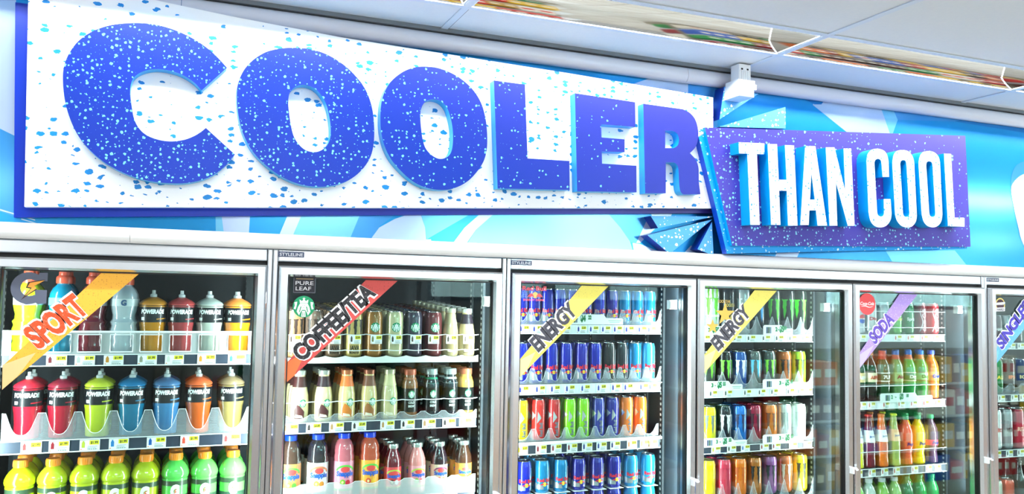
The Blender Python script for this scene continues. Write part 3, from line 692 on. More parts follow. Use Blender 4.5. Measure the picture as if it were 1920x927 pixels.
sticker(DOORS[3], 'star_emblem', [(lambda m, y, mi: m.flat([star(kx+.000, kz-.150, .030)], y, mi), GOLD)])
k2x, k2z = at(1358, 585, YG)
sticker(DOORS[3], 'rock_emblem', [(lambda m, y, mi: m.flat([star(k2x+.004, k2z-.01, .046, q=.4)], y, mi), GOLD), (lambda m, y, mi: add_text(m, 'ROCKSTAR', k2x, k2z+.035, y, .011, .058, mi, bold=.03), mat((210, 176, 96), .5))])
ox_, oz_ = at(1626, 570.5, YG)
def coke(m, y, mi):
    add_text(m, 'Coca-Cola', ox_, oz_-.004, y, .0135, .074, mi, bold=.02, shear=.3)
    m.flat([crom([(ox_-.034, oz_-.010), (ox_-.01, oz_-.006), (ox_+.012, oz_-.012), (ox_+.034, oz_-.008), (ox_+.012, oz_-.015), (ox_-.01, oz_-.010)], True, 3)], y, mi)
sticker(DOORS[4], 'disc_emblem', [(lambda m, y, mi: m.flat([circ(ox_, oz_, .0455, n=36)], y, mi), mat((236, 80, 84), .5)), (coke, mat((250, 246, 246), .5))])
mx_, mz_ = at(1875.5, 573, YG)
def shape(pts, cx, cz): return lambda m, y, mi: m.flat([[(cx+x, cz+z) for x, z in pts]], y, mi)
sticker(DOORS[5], 'lemon_emblem', [(lambda m, y, mi: m.flat([circ(mx_, mz_+.004, .030, .030)], y, mi), mat((246, 222, 130), .5)), (lambda m, y, mi: m.flat([circ(mx_, mz_+.004, .025, .024)], y, mi), mat((74, 46, 60), .5)),
    (shape([(-.032, .000), (.030, .006), (.031, .016), (-.031, .011)], mx_, mz_), mat((236, 236, 240), .5)), (shape([(-.033, -.028), (.028, -.026), (.030, -.008), (-.031, -.012)], mx_, mz_), mat((228, 230, 236), .5)),
    (lambda m, y, mi: add_text(m, "mike's", mx_, mz_+.002, y, .009, .04, mi, bold=.03), mat((250, 250, 250), .5)), (lambda m, y, mi: add_text(m, 'HARD', mx_, mz_-.024, y, .011, .045, mi, bold=.03), mat((60, 46, 60), .5))])

# ---- box of the walk-in cooler behind the doors
struct('wall_cooler_back', MB().box(-2.42, 4.74, 1.10, 1.14, .12, 2.10), DARKIN)
struct('wall_cooler_side_left', MB().box(-2.42, -2.38, .102, 1.10, .12, 2.10), DARKIN); struct('wall_cooler_side_right', MB().box(4.70, 4.74, .102, 1.10, .12, 2.10), DARKIN)
struct('ceiling_cooler', MB().box(-2.42, 4.74, .102, 1.14, 2.1005, 2.13), DARKIN); struct('floor_cooler', MB().box(-2.42, 4.74, .06, 1.14, .08, .119), DARKIN)
tag(obj('filler_panel', MB().box(-2.415, -1.585, .0, .05, 0, 2.06), STEEL_D), 'plain metal panel closing the cooler front beyond its left end', 'panel'); tag(obj('filler_panel', MB().box(3.9, 4.735, .0, .05, 0, 2.06), STEEL_D), 'plain metal panel closing the cooler front beyond its right end', 'panel')

LN = ['left of the sport drinks door', 'between the sport and the coffee door', 'between the coffee and the first energy door', 'between the two energy doors', 'between the second energy and the soda door', 'between the soda and the singles door', 'right of the singles door']
for i, s in enumerate(SEAM[1:8]):
    T = thing('cooler_lamp', (s, .07, .3), 'upright lamp strip on the post '+LN[i], 'cooler lamp', 'upright lamps inside the cooler')
    obj('lamp_base', MB().box(s-.013, s+.013, .0505, .066, .3, 2.04), RACK, T)
    for sg in (-1, 1): area('lamp_light', (s+sg*.016, .074, 1.60), (sg*.5, .87, 0), .014, .95, P_COOL, (1, 1, 1), T)
    obj('ballast_box', MB().bevbox(s-.046, s-.012, .078, .10, 1.930, 1.965, .003), mat((235, 240, 238), .4), T)

# rack uprights with slots
for i, s in enumerate(SEAM[1:8]):
    T = thing('shelf_upright', (s, .3, .12), 'slotted dark steel shelf upright '+LN[i], 'shelf upright', 'slotted uprights of the cooler shelves')
    for y in (.18, .30, .80):
        p = obj('post', MB().box(s-.012, s+.012, y, y+.028, .12, 2.08), RACK, T)
        for x in (s-.0125, s+.0123):
            sl = MB()
            for k in range(46): sl.box(x, x+.0004, y+.010, y+.018, 1.08+k*.021, 1.09+k*.021)
            obj('slots', sl, mat((200, 204, 202), .5), p)
    for y0, y1 in ((.068, .179), (.209, .299), (.329, .60)): obj('side_panel', MB().box(s-.003, s+.003, y0, y1, .13, 2.07), DARKIN, T)

# ================================================================ shelves with price rails and trays
SY = .16                                       # front of every shelf
BAYN = ['sport drinks', 'coffee and tea', 'first energy', 'second energy', 'soda', 'singles']
ORD = ['top', 'second', 'third', 'fourth']
TAGM = {}
def tag_mesh(wd, ht, price, pic, z, x, Y):
    m = MB(); m.box(x-wd/2, x+wd/2, Y-.0018, Y-.0002, z-ht/2, z+ht/2, 0)
    y = Y-.0021
    m.flat([[(x-wd*.02, z+ht*.02), (x+wd*.46, z+ht*.02), (x+wd*.46, z+ht*.44), (x-wd*.02, z+ht*.44)]], y, 1)
    add_text(m, price, x+wd*.22, z+ht*.12, y-.0003, ht*.24, wd*.36, 2, bold=.03)
    m.flat([[(x-wd*.40, z-ht*.25), (x-wd*.24, z-ht*.25), (x-wd*.24, z+ht*.22), (x-wd*.28, z+ht*.30), (x-wd*.28, z+ht*.40), (x-wd*.36, z+ht*.40), (x-wd*.36, z+ht*.30), (x-wd*.40, z+ht*.22)]], y, 3)
    for k, (a, b) in enumerate(((-.1, .38), (-.12, .30))): m.flat([[(x+wd*a, z-ht*(.16+.13*k)), (x+wd*b, z-ht*(.16+.13*k)), (x+wd*b, z-ht*(.10+.13*k)), (x+wd*a, z-ht*(.10+.13*k))]], y, 4)
    for k in range(9): m.flat([[(x-wd*.1+wd*.055*k, z-ht*.44), (x-wd*.1+wd*(.055*k+.02+.012*(k % 2)), z-ht*.44), (x-wd*.1+wd*(.055*k+.02+.012*(k % 2)), z-ht*.34), (x-wd*.1+wd*.055*k, z-ht*.34)]], y, 2)
    m.flat([[(x-wd*.46, z-ht*.44), (x-wd*.38, z-ht*.44), (x-wd*.38, z-ht*.36), (x-wd*.46, z-ht*.36)]], y, 5)
    return m, [TAG, TAGY, INK, mat(pic, .5), mat((170, 174, 180), .5), mat((238, 120, 50), .5)]
def shelf(bay, row, zb, zt, dark, tags, twd, price, pics, drop=0, tagz=None, norail=False):
    a, b = SEAM[bay+1]+.035, SEAM[bay+2]-.035
    S = thing('cooler_shelf', ((a+b)/2, SY, zb), '%s wire shelf behind the %s door, price rail along its front edge' % (ORD[row], BAYN[bay]), 'shelf', 'cooler shelves with price rails')
    zs = zt-.004
    m = MB()
    for k in range(15): m.box(a+.01, b-.01, SY+.02+.042*k, SY+.028+.042*k, zs-.006, zs)
    for k in range(5): m.box(a+.01+(b-a-.03)*k/4, a+.02+(b-a-.03)*k/4, SY+.01, .80, zs-.014, zs-.006)
    m.box(a, b, SY+.006, SY+.02, zb+.004, zs)
    obj('deck', m, RACK, S)
    if not norail:
        r = obj('price_rail', MB().bevbox(a, b, SY, SY+.0055, zb, zt, .0012), RAIL if dark else RAILW, S)
        lip = MB().box(a, b, SY-.004, SY, zb-.001, zb+.002).box(a, b, SY-.004, SY, zt-.001, zt+.0015); obj('lip', lip, EDGE, r)
        par = r; y = SY
    else:
        par = S; y = SY-.012
    h = (zt-zb)*.86; zc = (zb+zt)/2 if tagz is None else tagz
    for i, px in enumerate(tags):
        x = at(px, 700, y)[0]
        if x-twd/2 < a: x = a+twd/2+.001
        if x+twd/2 > b: x = b-twd/2-.001
        mm, ms = tag_mesh(twd, h if tagz is None else .030, price, pics[i % len(pics)], zc, x, y)
        obj('price_tag', mm, ms, par)
    return S, a, b
def tray_u(S, a, b, xs, z0, h, cut, mt=CLEAR, dy=-.003, wc=.8, div=.0):
    """moulded front with a round-bottomed dip in front of every bottle"""
    xs = sorted(xs); y = SY+dy; top = []
    ed = [a]+[(xs[i]+xs[i+1])/2 for i in range(len(xs)-1)]+[b]
    pts = []
    for i, x in enumerate(xs):
        w0, w1 = max(ed[i], x-.06), min(ed[i+1], x+.06); hw = (w1-w0)/2*wc; c = (w0+w1)/2
        pts += [(w0+.0006, z0+h), (c-hw, z0+h)]
        for k in range(1, 12):
            t = -1+2*k/12; pts.append((c+hw*t*.96, z0+h-(h-cut)*(1-abs(t)**2.6)))
        pts += [(c+hw, z0+h), (w1-.0006, z0+h)]
    out = [(pts[0][0], z0)]+pts+[(pts[-1][0], z0)]
    o = obj('tray_front', MB().slab([out], y-.002, y), mt, S)
    e2 = obj('tray_edge', MB().tube([(x, y-.001, z) for x, z in pts], .0008, 5), EDGE if mt is not CLEAR or wc < .9 and h > .07 else EDGEC, o)
    for i, x in enumerate(ed[1:-1]):
        if xs[i+1]-xs[i] > div: obj('divider', MB().box(x-.0006, x+.0006, y+.002, y+.30, z0, z0+h*.8), mt, S)
def tray_window(S, a, b, xs, z0, h):
    y = SY-.003; out = [(a, z0), (b, z0), (b, z0+h), (a, z0+h)]; holes = []
    for x in xs:
        w_ = .032; holes.append([(x-w_, z0+.007), (x-w_, z0+h-.012), (x+w_, z0+h-.012), (x+w_, z0+.007)])
    o = obj('tray_front', MB().slab([out]+holes, y-.002, y), FROST_L, S)
    m = MB()
    for hl in holes: m.tube([(p[0], y-.003, p[1]) for p in hl+[hl[0]]], .0018, 4)
    m.box(a, b, y-.0035, y-.0005, z0+h-.006, z0+h)
    obj('tray_edge', m, EDGE, o)
def wires(S, xs, a, b, zs, amp=.004, dy=-.001):
    for z in zs:
        xx = sorted(xs); ed = [a]+[(xx[i]+xx[i+1])/2 for i in range(len(xx)-1)]+[b]; pts = []
        for i in range(len(ed)-1):
            for k in range(6):
                t = k/6; pts.append((ed[i]+(ed[i+1]-ed[i])*t, SY+dy, z-amp*math.sin(PI*t)))
        pts.append((ed[-1], SY+dy, z)); obj('wire_rail', MB().tube(pts, .0016, 5), WIRE, S)
def scallop(S, xs, a, b, z0, z1):
    xx = sorted(xs); ed = [a]+[(xx[i]+xx[i+1])/2 for i in range(len(xx)-1)]+[b]; top = []
    for i in range(len(ed)-1):
        for k in range(6): t = k/6; top.append((ed[i]+(ed[i+1]-ed[i])*t, z1-.006*math.sin(PI*t)))
    top.append((b, z1)); obj('tray_front', MB().slab([[(a, z0)]+top[0:]+[(b, z0)]][0:1], SY-.006, SY-.003), FROST, S)

# ================================================================ drinks
KC = {}
def body_mesh(key, prof, n=20, mats=None, cap=True):
    if key not in KC: KC[key] = MB().lathe(prof, n, 0, cap)
    return KC[key]
PM = {}
def part(name, key, build, mats, parent, smooth=True):
    k = (name, key, tuple(id(x) for x in mats))
    if k not in PM:
        PM[k] = build().mesh(name, mats, (0, 0, 0), smooth)
    o = bpy.data.objects.new(name, PM[k]); COL.objects.link(o); o.parent = parent; return o
def can_lid(r, h, n=20):
    def f():
        m = MB(); m.lathe([(r*.86, h), (r*.90, h+.0025), (r*.86, h+.003), (r*.82, h-.001), (r*.80, h-.0025)], n, 0, False)
        o = len(m.v); m.v += [(r*.80*math.sin(2*PI*i/n), -r*.80*math.cos(2*PI*i/n), h-.0025) for i in range(n)]; m.f.append(tuple(range(o, o+n))); m.m.append(0)
        m.flat([[(0, 0)]*0 or [(-.001, 0), (.001, 0), (0, .001)]], 0, 0) if False else None
        return m
    return f
def tab(r, h):
    def f():
        m = MB(); m.box(-.006, .006, -.012, .008, h-.0022, h-.0005); o = circ(0, -r*.42, r*.26, r*.2, 10)
        m.add([(x, y, h-.0019) for x, y in o], [tuple(range(10))], 1); return m
    return f
def can(T, r, h, c, art=None, artkey=None, artm=None, coat=.6, top=None, metal=.25, rough=.28):
    cm = mat(c, rough, metal, coat)
    prof = [(r*.78, 0), (r*.86, .002), (r*.98, .010), (r, .014), (r, h-.020), (r*.985, h-.015), (r*.90, h-.004), (r*.86, h)]
    b = part('body', ('can', r, h), lambda: MB().lathe(prof, 20, 0, True), [cm], T)
    l = part('lid', ('lid', r, h), can_lid(r, h), [ALU if top is None else mat(top, .25, .9)], T); part('pull_tab', ('tab', r, h), tab(r, h), [ALU, DIM], l, False)
    if art: part('printed_emblem', ('art', artkey, r, h), lambda: wrap(subdiv_flat(art(r, h)), r), artm, b, False)
    return T
# --- pictures: u across, height up, o = lift above the surface
def A(fn):
    def g(r, h):
        m = MB(); fn(m, r, h); return m
    return g
def art_claw(m, r, h): claw(m, 0, h*.80, h*.52, .0007, 0, .95)
def art_claw_txt(m, r, h):
    claw(m, 0, h*.84, h*.44, .0007, 0, .95); add_text(m, 'JAVA', 0, h*.16, .0007, h*.10, r*1.1, 0, bold=.03); add_text(m, 'MONSTER', 0, h*.08, .0007, h*.05, r*1.1, 0, bold=.03)
def art_rb(m, r, h):
    u = r*1.45
    m.flat([[(u*.46, h-.022), (u, h-.022), (u, .014), (-u*.05, .014), (-u*.05, h*.30), (u*.30, h*.30)]], .0005, 0)
    m.flat([[(-u, .014), (-u*.10, .014), (-u*.10, h*.22), (-u, h*.34)]], .0005, 0)
    m.flat([[(-u*.12, .014), (u*.30, .014), (u*.46, h*.30), (u*.0, h*.30)]], .0007, 3)
    add_text(m, 'Red Bull', 0, h*.36, .0010, h*.105, r*2.0, 1, bold=.05)
    m.flat([circ(0, h*.28, r*.26, r*.26, 12)], .0012, 2)
    m.flat([[(-r*.7, h*.25), (-r*.3, h*.31), (-r*.05, h*.27), (-r*.3, h*.26)]], .0014, 1); m.flat([[(r*.7, h*.25), (r*.3, h*.31), (r*.05, h*.27), (r*.3, h*.26)]], .0014, 1)
def art_ed(m, r, h):
    m.flat([[(-r*.55, h*.42), (r*.1, h*.56), (-r*.45, h*.72)]], .0007, 0); m.flat([[(r*.9, h*.95), (r*1.3, h*.95), (r*1.3, h*.6), (r*.7, h*.78)]], .0006, 0)
    m.flat([[(-r*1.4, h*.5), (-r*.7, h*.62), (-r*1.4, h*.72)]], .0006, 0)
    add_text(m, 'Red Bull', r*.28, h*.27, .0010, r*.52, h*.34, 1, bold=.04, ang=PI/2)
def art_siren(m, r, h):
    a, b, c = siren_layers(0, h*.66, r*.52)
    a(m, .0007, 0); b(m, .0010, 1); c(m, .0013, 0)
def art_siren_low(m, r, h): a, b, c = siren_layers(r*.25, h*.40, r*.45); a(m, .0007, 0); b(m, .0010, 1); c(m, .0013, 0)
def art_word(txt, zf=.45, sz=.10, wd=1.5, bold=.04, ang=0, shear=0, extra=None):
    def f(m, r, h):
        add_text(m, txt, 0, h*zf, .0009, h*sz, r*wd, 0, bold=bold, ang=ang, shear=shear)
        if extra: extra(m, r, h)
    return f
def coke_can(m, r, h):
    add_text(m, 'Coca-Cola', r*.25, h*.48, .0010, r*.62, h*.74, 0, bold=.04, ang=PI/2, shear=.3)
    m.flat([crom([(-r*.75, h*.12), (-r*.35, h*.4), (-r*.7, h*.7), (-r*.45, h*.88), (-r*.6, h*.7), (-r*.2, h*.4), (-r*.6, h*.12)], True, 3)], .0008, 0)
def star_art(m, r, h):
    add_text(m, 'ROCKSTAR', 0, h*.60, .0009, h*.07, r*1.6, 0, bold=.03); m.flat([star(0, h*.32, r*.75)], .0009, 0)
def pepsi(m, r, h):
    m.flat([[(r*.6*math.cos(t), h*.5+r*.6*math.sin(t)) for t in [PI*k/8 for k in range(9)]]], .0008, 0); m.flat([[(r*.6*math.cos(t), h*.47+r*.6*math.sin(t)) for t in [PI+PI*k/8 for k in range(9)]]], .0008, 1)

def lab(parent, r, z0, z1, c, key='', mats=None, bands=None, art=None, artm=None, artkey=None, rough=.35):
    """paper or film sleeve; bands = [(fraction0, fraction1, colour)]"""
    cols = [mat(c, rough, 0, .3)]+[mat(b[2], rough, 0, .3) for b in (bands or [])]
    def f():
        m = MB().lathe([(r-.001, z0), (r+.0005, z0+.0005), (r+.0005, z1-.0005), (r-.001, z1)], 20, 0, False)
        for i, b in enumerate(bands or []): m.lathe([(r+.0009+.0001*i, z0+(z1-z0)*b[0]), (r+.0009+.0001*i, z0+(z1-z0)*b[1])], 20, i+1, False)
        return m
    o = part('label', ('lab', r, z0, z1, key, tuple(b[:2] for b in (bands or []))), f, cols, parent)
    if art: part('printed_emblem', ('la', artkey, r, z0, z1), lambda: wrap(subdiv_flat(art(r, z0, z1)), r+.0014), artm, o, False)
    return o
LIQ = {}
def liquid(c):
    """drink seen through glossy plastic"""
    if c not in LIQ:
        m = bpy.data.materials.new('drink_%d_%d_%d' % c); m.use_nodes = True; b = m.node_tree.nodes['Principled BSDF']
        b.inputs['Base Color'].default_value = (*lin(c), 1); b.inputs['Roughness'].default_value = .18; b.inputs['Coat Weight'].default_value = 1; b.inputs['Coat Roughness'].default_value = .05
        b.inputs['Subsurface Weight'].default_value = 0; LIQ[c] = m
    return LIQ[c]
NIB = clear_plastic('clear_cap', (225, 232, 235), .5)
WM = mat((244, 246, 246), .4); 
def k_sport_tall(T, c, lb, cap=(206, 84, 60)):
    pr = [(.036, 0), (.041, .004), (.042, .02)]+[(.0415+.0022*math.cos(k*PI), .028+.012*k) for k in range(7)]+[(.037, .108), (.036, .122), (.040, .136), (.0425, .150), (.0425, .172), (.040, .188), (.033, .203), (.024, .212), (.020, .216), (.020, .222)]
    b = part('bottle', 'st', lambda: MB().lathe(pr, 24), [liquid(c)], T)
    lab(b, .0428, .150, .190-.016, lb, 'st', art=lambda r, a, z: (lambda m: (add_text(m, 'G', 0, a+.003, 0, .017, .018, 0, bold=.06), m)[1])(MB()), artm=[mat((60, 90, 130), .4)], artkey='G')
    part('cap', 'stc', lambda: MB().lathe([(.0235, .218), (.0245, .221), (.0245, .236), (.022, .240), (.017, .244), (.0165, .255), (.013, .259)], 20), [mat(cap, .35, 0, .4)], T)
def art_pw(r, a, z):
    m = MB(); add_text(m, 'POWERADE', 0, a+(z-a)*.52, 0, (z-a)*.24, r*1.85, 0, bold=.06, shear=.1)
    m.flat([[(r*.3, a+(z-a)*.16), (r*1.2, a+(z-a)*.20), (r*1.2, a+(z-a)*.27), (r*.3, a+(z-a)*.22)]], 0, 1); m.flat([[(-r*.9, a+(z-a)*.12), (-r*.6, a+(z-a)*.12), (-r*.6, a+(z-a)*.30), (-r*.9, a+(z-a)*.30)]], 0, 0); return m
def k_powerade(T, c, lb, acc=None):
    pr = [(.034, 0), (.0385, .003), (.039, .01), (.040, .03), (.0395, .045), (.041, .062), (.0425, .078), (.0435, .086), (.0455, .094), (.0455, .153), (.044, .156)]
    b = part('bottle', 'pw', lambda: MB().lathe(pr, 24), [liquid(c)], T)
    lab(b, .0457, .100, .1545, (22, 24, 30), 'pw', bands=[(.90, .97, acc or c)], art=art_pw, artm=[WM, mat(acc or c, .4)], artkey='pw')
    s = part('shoulder', 'pws', lambda: MB().lathe([(.0458, .1555), (.0476, .1585), (.0445, .164), (.034, .171), (.021, .177), (.012, .181)], 24), [mat(lb, .3, 0, .6)], T)
    part('cap', 'pwc', lambda: MB().lathe([(.0115, .180), (.0115, .189), (.006, .192), (.0055, .203)], 14), [NIB], T)
def art_g(r, a, z):
    m = MB(); add_text(m, 'G', 0, a+(z-a)*.30, 0, .034, .032, 0, bold=.10); m.flat([[(.012, a+(z-a)*.30+.026), (-.003, a+(z-a)*.30+.017), (.002, a+(z-a)*.30+.015), (-.006, a+(z-a)*.30+.004), (.007, a+(z-a)*.30+.014), (.002, a+(z-a)*.30+.017)]], .0006, 1); return m
def k_gatorade(T, c, lb, dk=(60, 84, 60)):
    pr = [(.040, 0), (.0455, .004), (.0455, .06), (.0440, .064), (.0440, .152), (.0480, .156), (.0495, .164), (.0480, .173), (.042, .185), (.033, .196), (.025, .203), (.021, .206), (.021, .212)]
    b = part('bottle', 'ga', lambda: MB().lathe(pr, 24), [liquid(c)], T)
    lab(b, .0446, .075, .151, c, 'ga', bands=[(.72, .92, dk), (.0, .34, lb)], art=art_g, artm=[WM, mat((240, 96, 40), .4)], artkey='ga')
    def cp():
        m = MB().lathe([(.0225, .207), (.0235, .209), (.0235, .226), (.0215, .2295)], 24)
        for i in range(24):
            a = 2*PI*i/24; x, y = .0236*math.sin(a), -.0236*math.cos(a); m.box(x-.0006, x+.0006, y-.0006, y+.0006, .211, .225)
        return m
    part('cap', 'gac', cp, [mat((252, 146, 40), .38, 0, .3)], T)
def k_frap(T, c, lb, neck=(60, 40, 36), logo=(140, 80, 50)):
    pr = [(.026, 0), (.030, .004), (.0310, .014), (.0310, .062), (.0295, .085), (.025, .108), (.0195, .128), (.0178, .144), (.0185, .146), (.0185, .150)]
    b = part('bottle', 'fr', lambda: MB().lathe(pr, 22), [liquid(c)], T)
    part('neck_label', 'frn', lambda: MB().lathe([(.0252, .110), (.0206, .127), (.0187, .143)], 22, 0, False), [mat(neck, .4)], b)
    def art(r, h):
        m = MB(); m.flat([[(-.020, .012), (.012, .012), (.014, .034), (-.002, .052), (-.012, .056), (-.020, .040)]], .0004, 2)
        m.flat([[(-.018, .016), (.010, .014), (.006, .022), (-.016, .026)]], .0007, 3); a_, b_, c_ = siren_layers(.008, .060, .0125); a_(m, .0009, 0); b_(m, .0012, 1); c_(m, .0015, 0); return m
    part('printed_emblem', 'fra', lambda: wrap(subdiv_flat(art(.031, 0)), .031), [SG, SW, mat(logo, .4), mat((235, 220, 196), .4)], b, False)
    part('cap', 'frc', lambda: MB().lathe([(.0192, .148), (.0198, .150), (.0198, .161), (.0180, .163)], 20), [mat(lb, .3, .6)], T)
def k_coffee_bottle(T, c, lb, neck=(30, 60, 50), logo=(20, 24, 24)):
    pr = [(.026, 0), (.029, .004), (.0295, .098), (.028, .110), (.023, .120), (.021, .124), (.021, .134)]
    b = part('bottle', 'cb', lambda: MB().lathe(pr, 20), [liquid(c)], T)
    lab(b, .0297, .020, .092, logo, 'cb', art=lambda r, a, z: (lambda m: (siren_layers(0, .074, .012)[0](m, 0, 0), siren_layers(0, .074, .012)[1](m, .0003, 1), siren_layers(0, .074, .012)[2](m, .0006, 0), add_text(m, 'COLD', 0, .046, 0, .007, .022, 1, bold=.02), add_text(m, 'BREW', 0, .035, 0, .007, .022, 1, bold=.02), m)[-1])(MB()), artm=[SG, SW], artkey='cb')
    part('neck_label', 'cbn', lambda: MB().lathe([(.0286, .106), (.0236, .119), (.0215, .124)], 20, 0, False), [mat(neck, .4)], b)
    part('cap', 'cbc', lambda: MB().lathe([(.0222, .132), (.0226, .134), (.0226, .148), (.021, .150)], 20), [mat(lb, .35, .4)], T)
def art_sn(wd):
    def f(r, a, z):
        H = z-a; m = MB(); add_text(m, 'Snapple', 0, a+H*.50, .0004, H*.17, r*wd, 0, bold=.05)
        m.flat([[(r*.95*math.cos(t), a+H*.68+H*.20*math.sin(t)) for t in [PI*k/10 for k in range(11)]]+[(r*.75*math.cos(t), a+H*.68+H*.13*math.sin(t)) for t in [PI-PI*k/10 for k in range(11)]]], 0, 1)
        m.flat([circ(0, a+H*.72, r*.45, H*.10, 14)], .0002, 2); m.flat([circ(-r*.25, a+H*.28, r*.26, n=12)], 0, 3); m.flat([circ(r*.28, a+H*.27, r*.24, n=12)], .0002, 4); m.flat([circ(-r*.25, a+H*.28, r*.12, n=10)], .0003, 5); return m
    return f
SNB = mat((30, 90, 190), .4)
def k_snap_big(T, c, lb, acc=(90, 190, 70), fr=((240, 150, 50), (230, 80, 60))):
    pr = [(.031, 0), (.0362, .005), (.0365, .018), (.0352, .024), (.0352, .112), (.0362, .118), (.0365, .128), (.0335, .138), (.0345, .144), (.0325, .158), (.026, .172), (.019, .180), (.018, .186)]
    b = part('bottle', 'sb', lambda: MB().lathe(pr, 24), [liquid(c)], T)
    lab(b, .0355, .025, .114, lb, 'sb', bands=[(0, .05, acc)], art=art_sn(1.75), artm=[SNB, mat(acc, .4), mat((226, 70, 70), .4), mat(fr[0], .4), mat(fr[1], .4), mat((250, 226, 160), .4)], artkey='sb')
    part('cap', 'sbc', lambda: MB().lathe([(.0205, .182), (.0208, .184), (.0208, .197), (.019, .199)], 24), [mat((24, 70, 220), .35, 0, .4)], T)
def k_snap_glass(T, c, lb, acc=(170, 200, 70), fr=((240, 150, 50), (230, 80, 60))):
    pr = [(.027, 0), (.0305, .004), (.031, .012), (.0302, .02), (.0302, .082), (.031, .090), (.0290, .104), (.022, .122), (.0165, .132), (.0160, .140)]
    b = part('bottle', 'sg', lambda: MB().lathe(pr, 24), [liquid(c)], T)
    lab(b, .0304, .021, .083, lb, 'sg', bands=[(0, .06, acc)], art=art_sn(1.75), artm=[SNB, mat(acc, .4), mat((226, 70, 70), .4), mat(fr[0], .4), mat(fr[1], .4), mat((250, 226, 160), .4)], artkey='sg')
    part('cap', 'sgc', lambda: MB().lathe([(.0192, .137), (.0198, .139), (.0198, .147), (.0182, .150)], 20), [mat((214, 220, 216), .25, .8)], T)
def k_pet(T, c, lb, cap=(30, 70, 190), txt='A&W', tc=(240, 240, 235), neck=None, band=None):
    pr = [(.026, 0), (.031, .004), (.0325, .014), (.0315, .03), (.0335, .055), (.0340, .075), (.0325, .085), (.0325, .118), (.0340, .126), (.0325, .146), (.026, .168), (.017, .186), (.0135, .196), (.0135, .206)]
    b = part('bottle', 'pt', lambda: MB().lathe(pr, 22), [liquid(c)], T)
    lab(b, .0330, .084, .126, lb, 'pt', bands=[(.0, .12, band or lb), (.88, 1, band or lb)], art=lambda r, a, z: (lambda m: (add_text(m, txt, 0, a+.014, 0, .015, r*1.3, 0, bold=.06), m)[1])(MB()), artm=[mat(tc, .4)], artkey='pt'+txt)
    if neck: part('neck_label', 'ptn', lambda: MB().lathe([(.0200, .184), (.0165, .192), (.0150, .204), (.0145, .205)], 20, 0, False), [mat(neck, .4)], b)
    part('cap', 'ptc', lambda: MB().lathe([(.0152, .204), (.0156, .206), (.0156, .221), (.0142, .223)], 20), [mat(cap, .38, 0, .3)], T)
def k_jar(T, c, lb, cap=(220, 60, 50)):
    pr = [(.027, 0), (.0305, .004), (.0305, .03), (.0285, .05), (.0300, .075), (.0290, .105), (.0245, .135), (.0195, .165), (.0150, .200), (.0130, .222), (.0130, .228)]
    b = part('bottle', 'ja', lambda: MB().lathe(pr, 20), [liquid(c)], T)
    def nl():
        return MB().lathe([(.0300, .112), (.0262, .136), (.0212, .164)], 20, 0, False)
    part('label', 'jal', nl, [mat(lb, .4)], b)
    part('printed_emblem', 'jae', lambda: wrap(subdiv_flat((lambda m: (add_text(m, 'Jarritos', 0, .134, .0, .009, .034, 0, bold=.03), m)[1])(MB())), .0286), [mat((40, 80, 150), .4)], b, False)
    part('cap', 'jac', lambda: MB().lathe([(.0152, .225), (.0158, .227), (.0142, .233), (.0130, .2345)], 20), [mat(cap, .35, .3)], T)
def k_fanta(T, c, lb, cap=(20, 140, 80), txt='Fanta', tc=(30, 40, 110)):
    pr = [(.026, 0), (.031, .004), (.0325, .012), (.0305, .03), (.0275, .052), (.0305, .066), (.0325, .082), (.0325, .108), (.0335, .118), (.0335, .135), (.0300, .158), (.0225, .178), (.0150, .192), (.0132, .200), (.0132, .206)]
    b = part('bottle', 'fa', lambda: MB().lathe(pr, 22), [liquid(c)], T)
    lab(b, .0329, .082, .108, lb, 'fa', art=lambda r, a, z: (lambda m: (add_text(m, txt, 0, a+.006, 0, .014, r*1.2, 0, bold=.08, shear=.2), m)[1])(MB()), artm=[mat(tc, .4)], artkey='fa'+txt)
    part('cap', 'fac', lambda: MB().lathe([(.0150, .203), (.0154, .205), (.0154, .220), (.014, .222)], 20), [mat(cap, .38, 0, .3)], T)
def k_mineral(T, c, lb, cap=(244, 246, 246)):
    pr = [(.026, 0), (.032, .004), (.033, .02), (.033, .120), (.0325, .135), (.029, .158), (.021, .178), (.0140, .190), (.0132, .198)]
    b = part('bottle', 'mi', lambda: MB().lathe(pr, 22), [liquid(c)], T); lab(b, .0332, .06, .115, lb, 'mi')
    part('cap', 'mic', lambda: MB().lathe([(.0152, .196), (.0156, .198), (.0156, .213), (.0142, .215)], 20), [mat(cap, .38, 0, .3)], T)
def k_beer(T, c, lb, cap=(60, 60, 64)):
    pr = [(.027, 0), (.030, .004), (.0305, .12), (.027, .145), (.017, .172), (.0135, .200), (.013, .222)]
    b = part('bottle', 'be', lambda: MB().lathe(pr, 20), [liquid(c)], T); lab(b, .0307, .03, .10, lb, 'be')
    part('cap', 'bec', lambda: MB().lathe([(.0150, .220), (.0155, .222), (.013, .229)], 20), [mat(cap, .35, .5)], T)
RBM = [mat((196, 202, 212), .25, .7, .4), mat((222, 36, 60), .4), mat((250, 206, 60), .4), mat((40, 50, 160), .3, .3, .4)]
EDM = [mat((206, 212, 216), .25, .6, .4), mat((110, 116, 126), .4)]
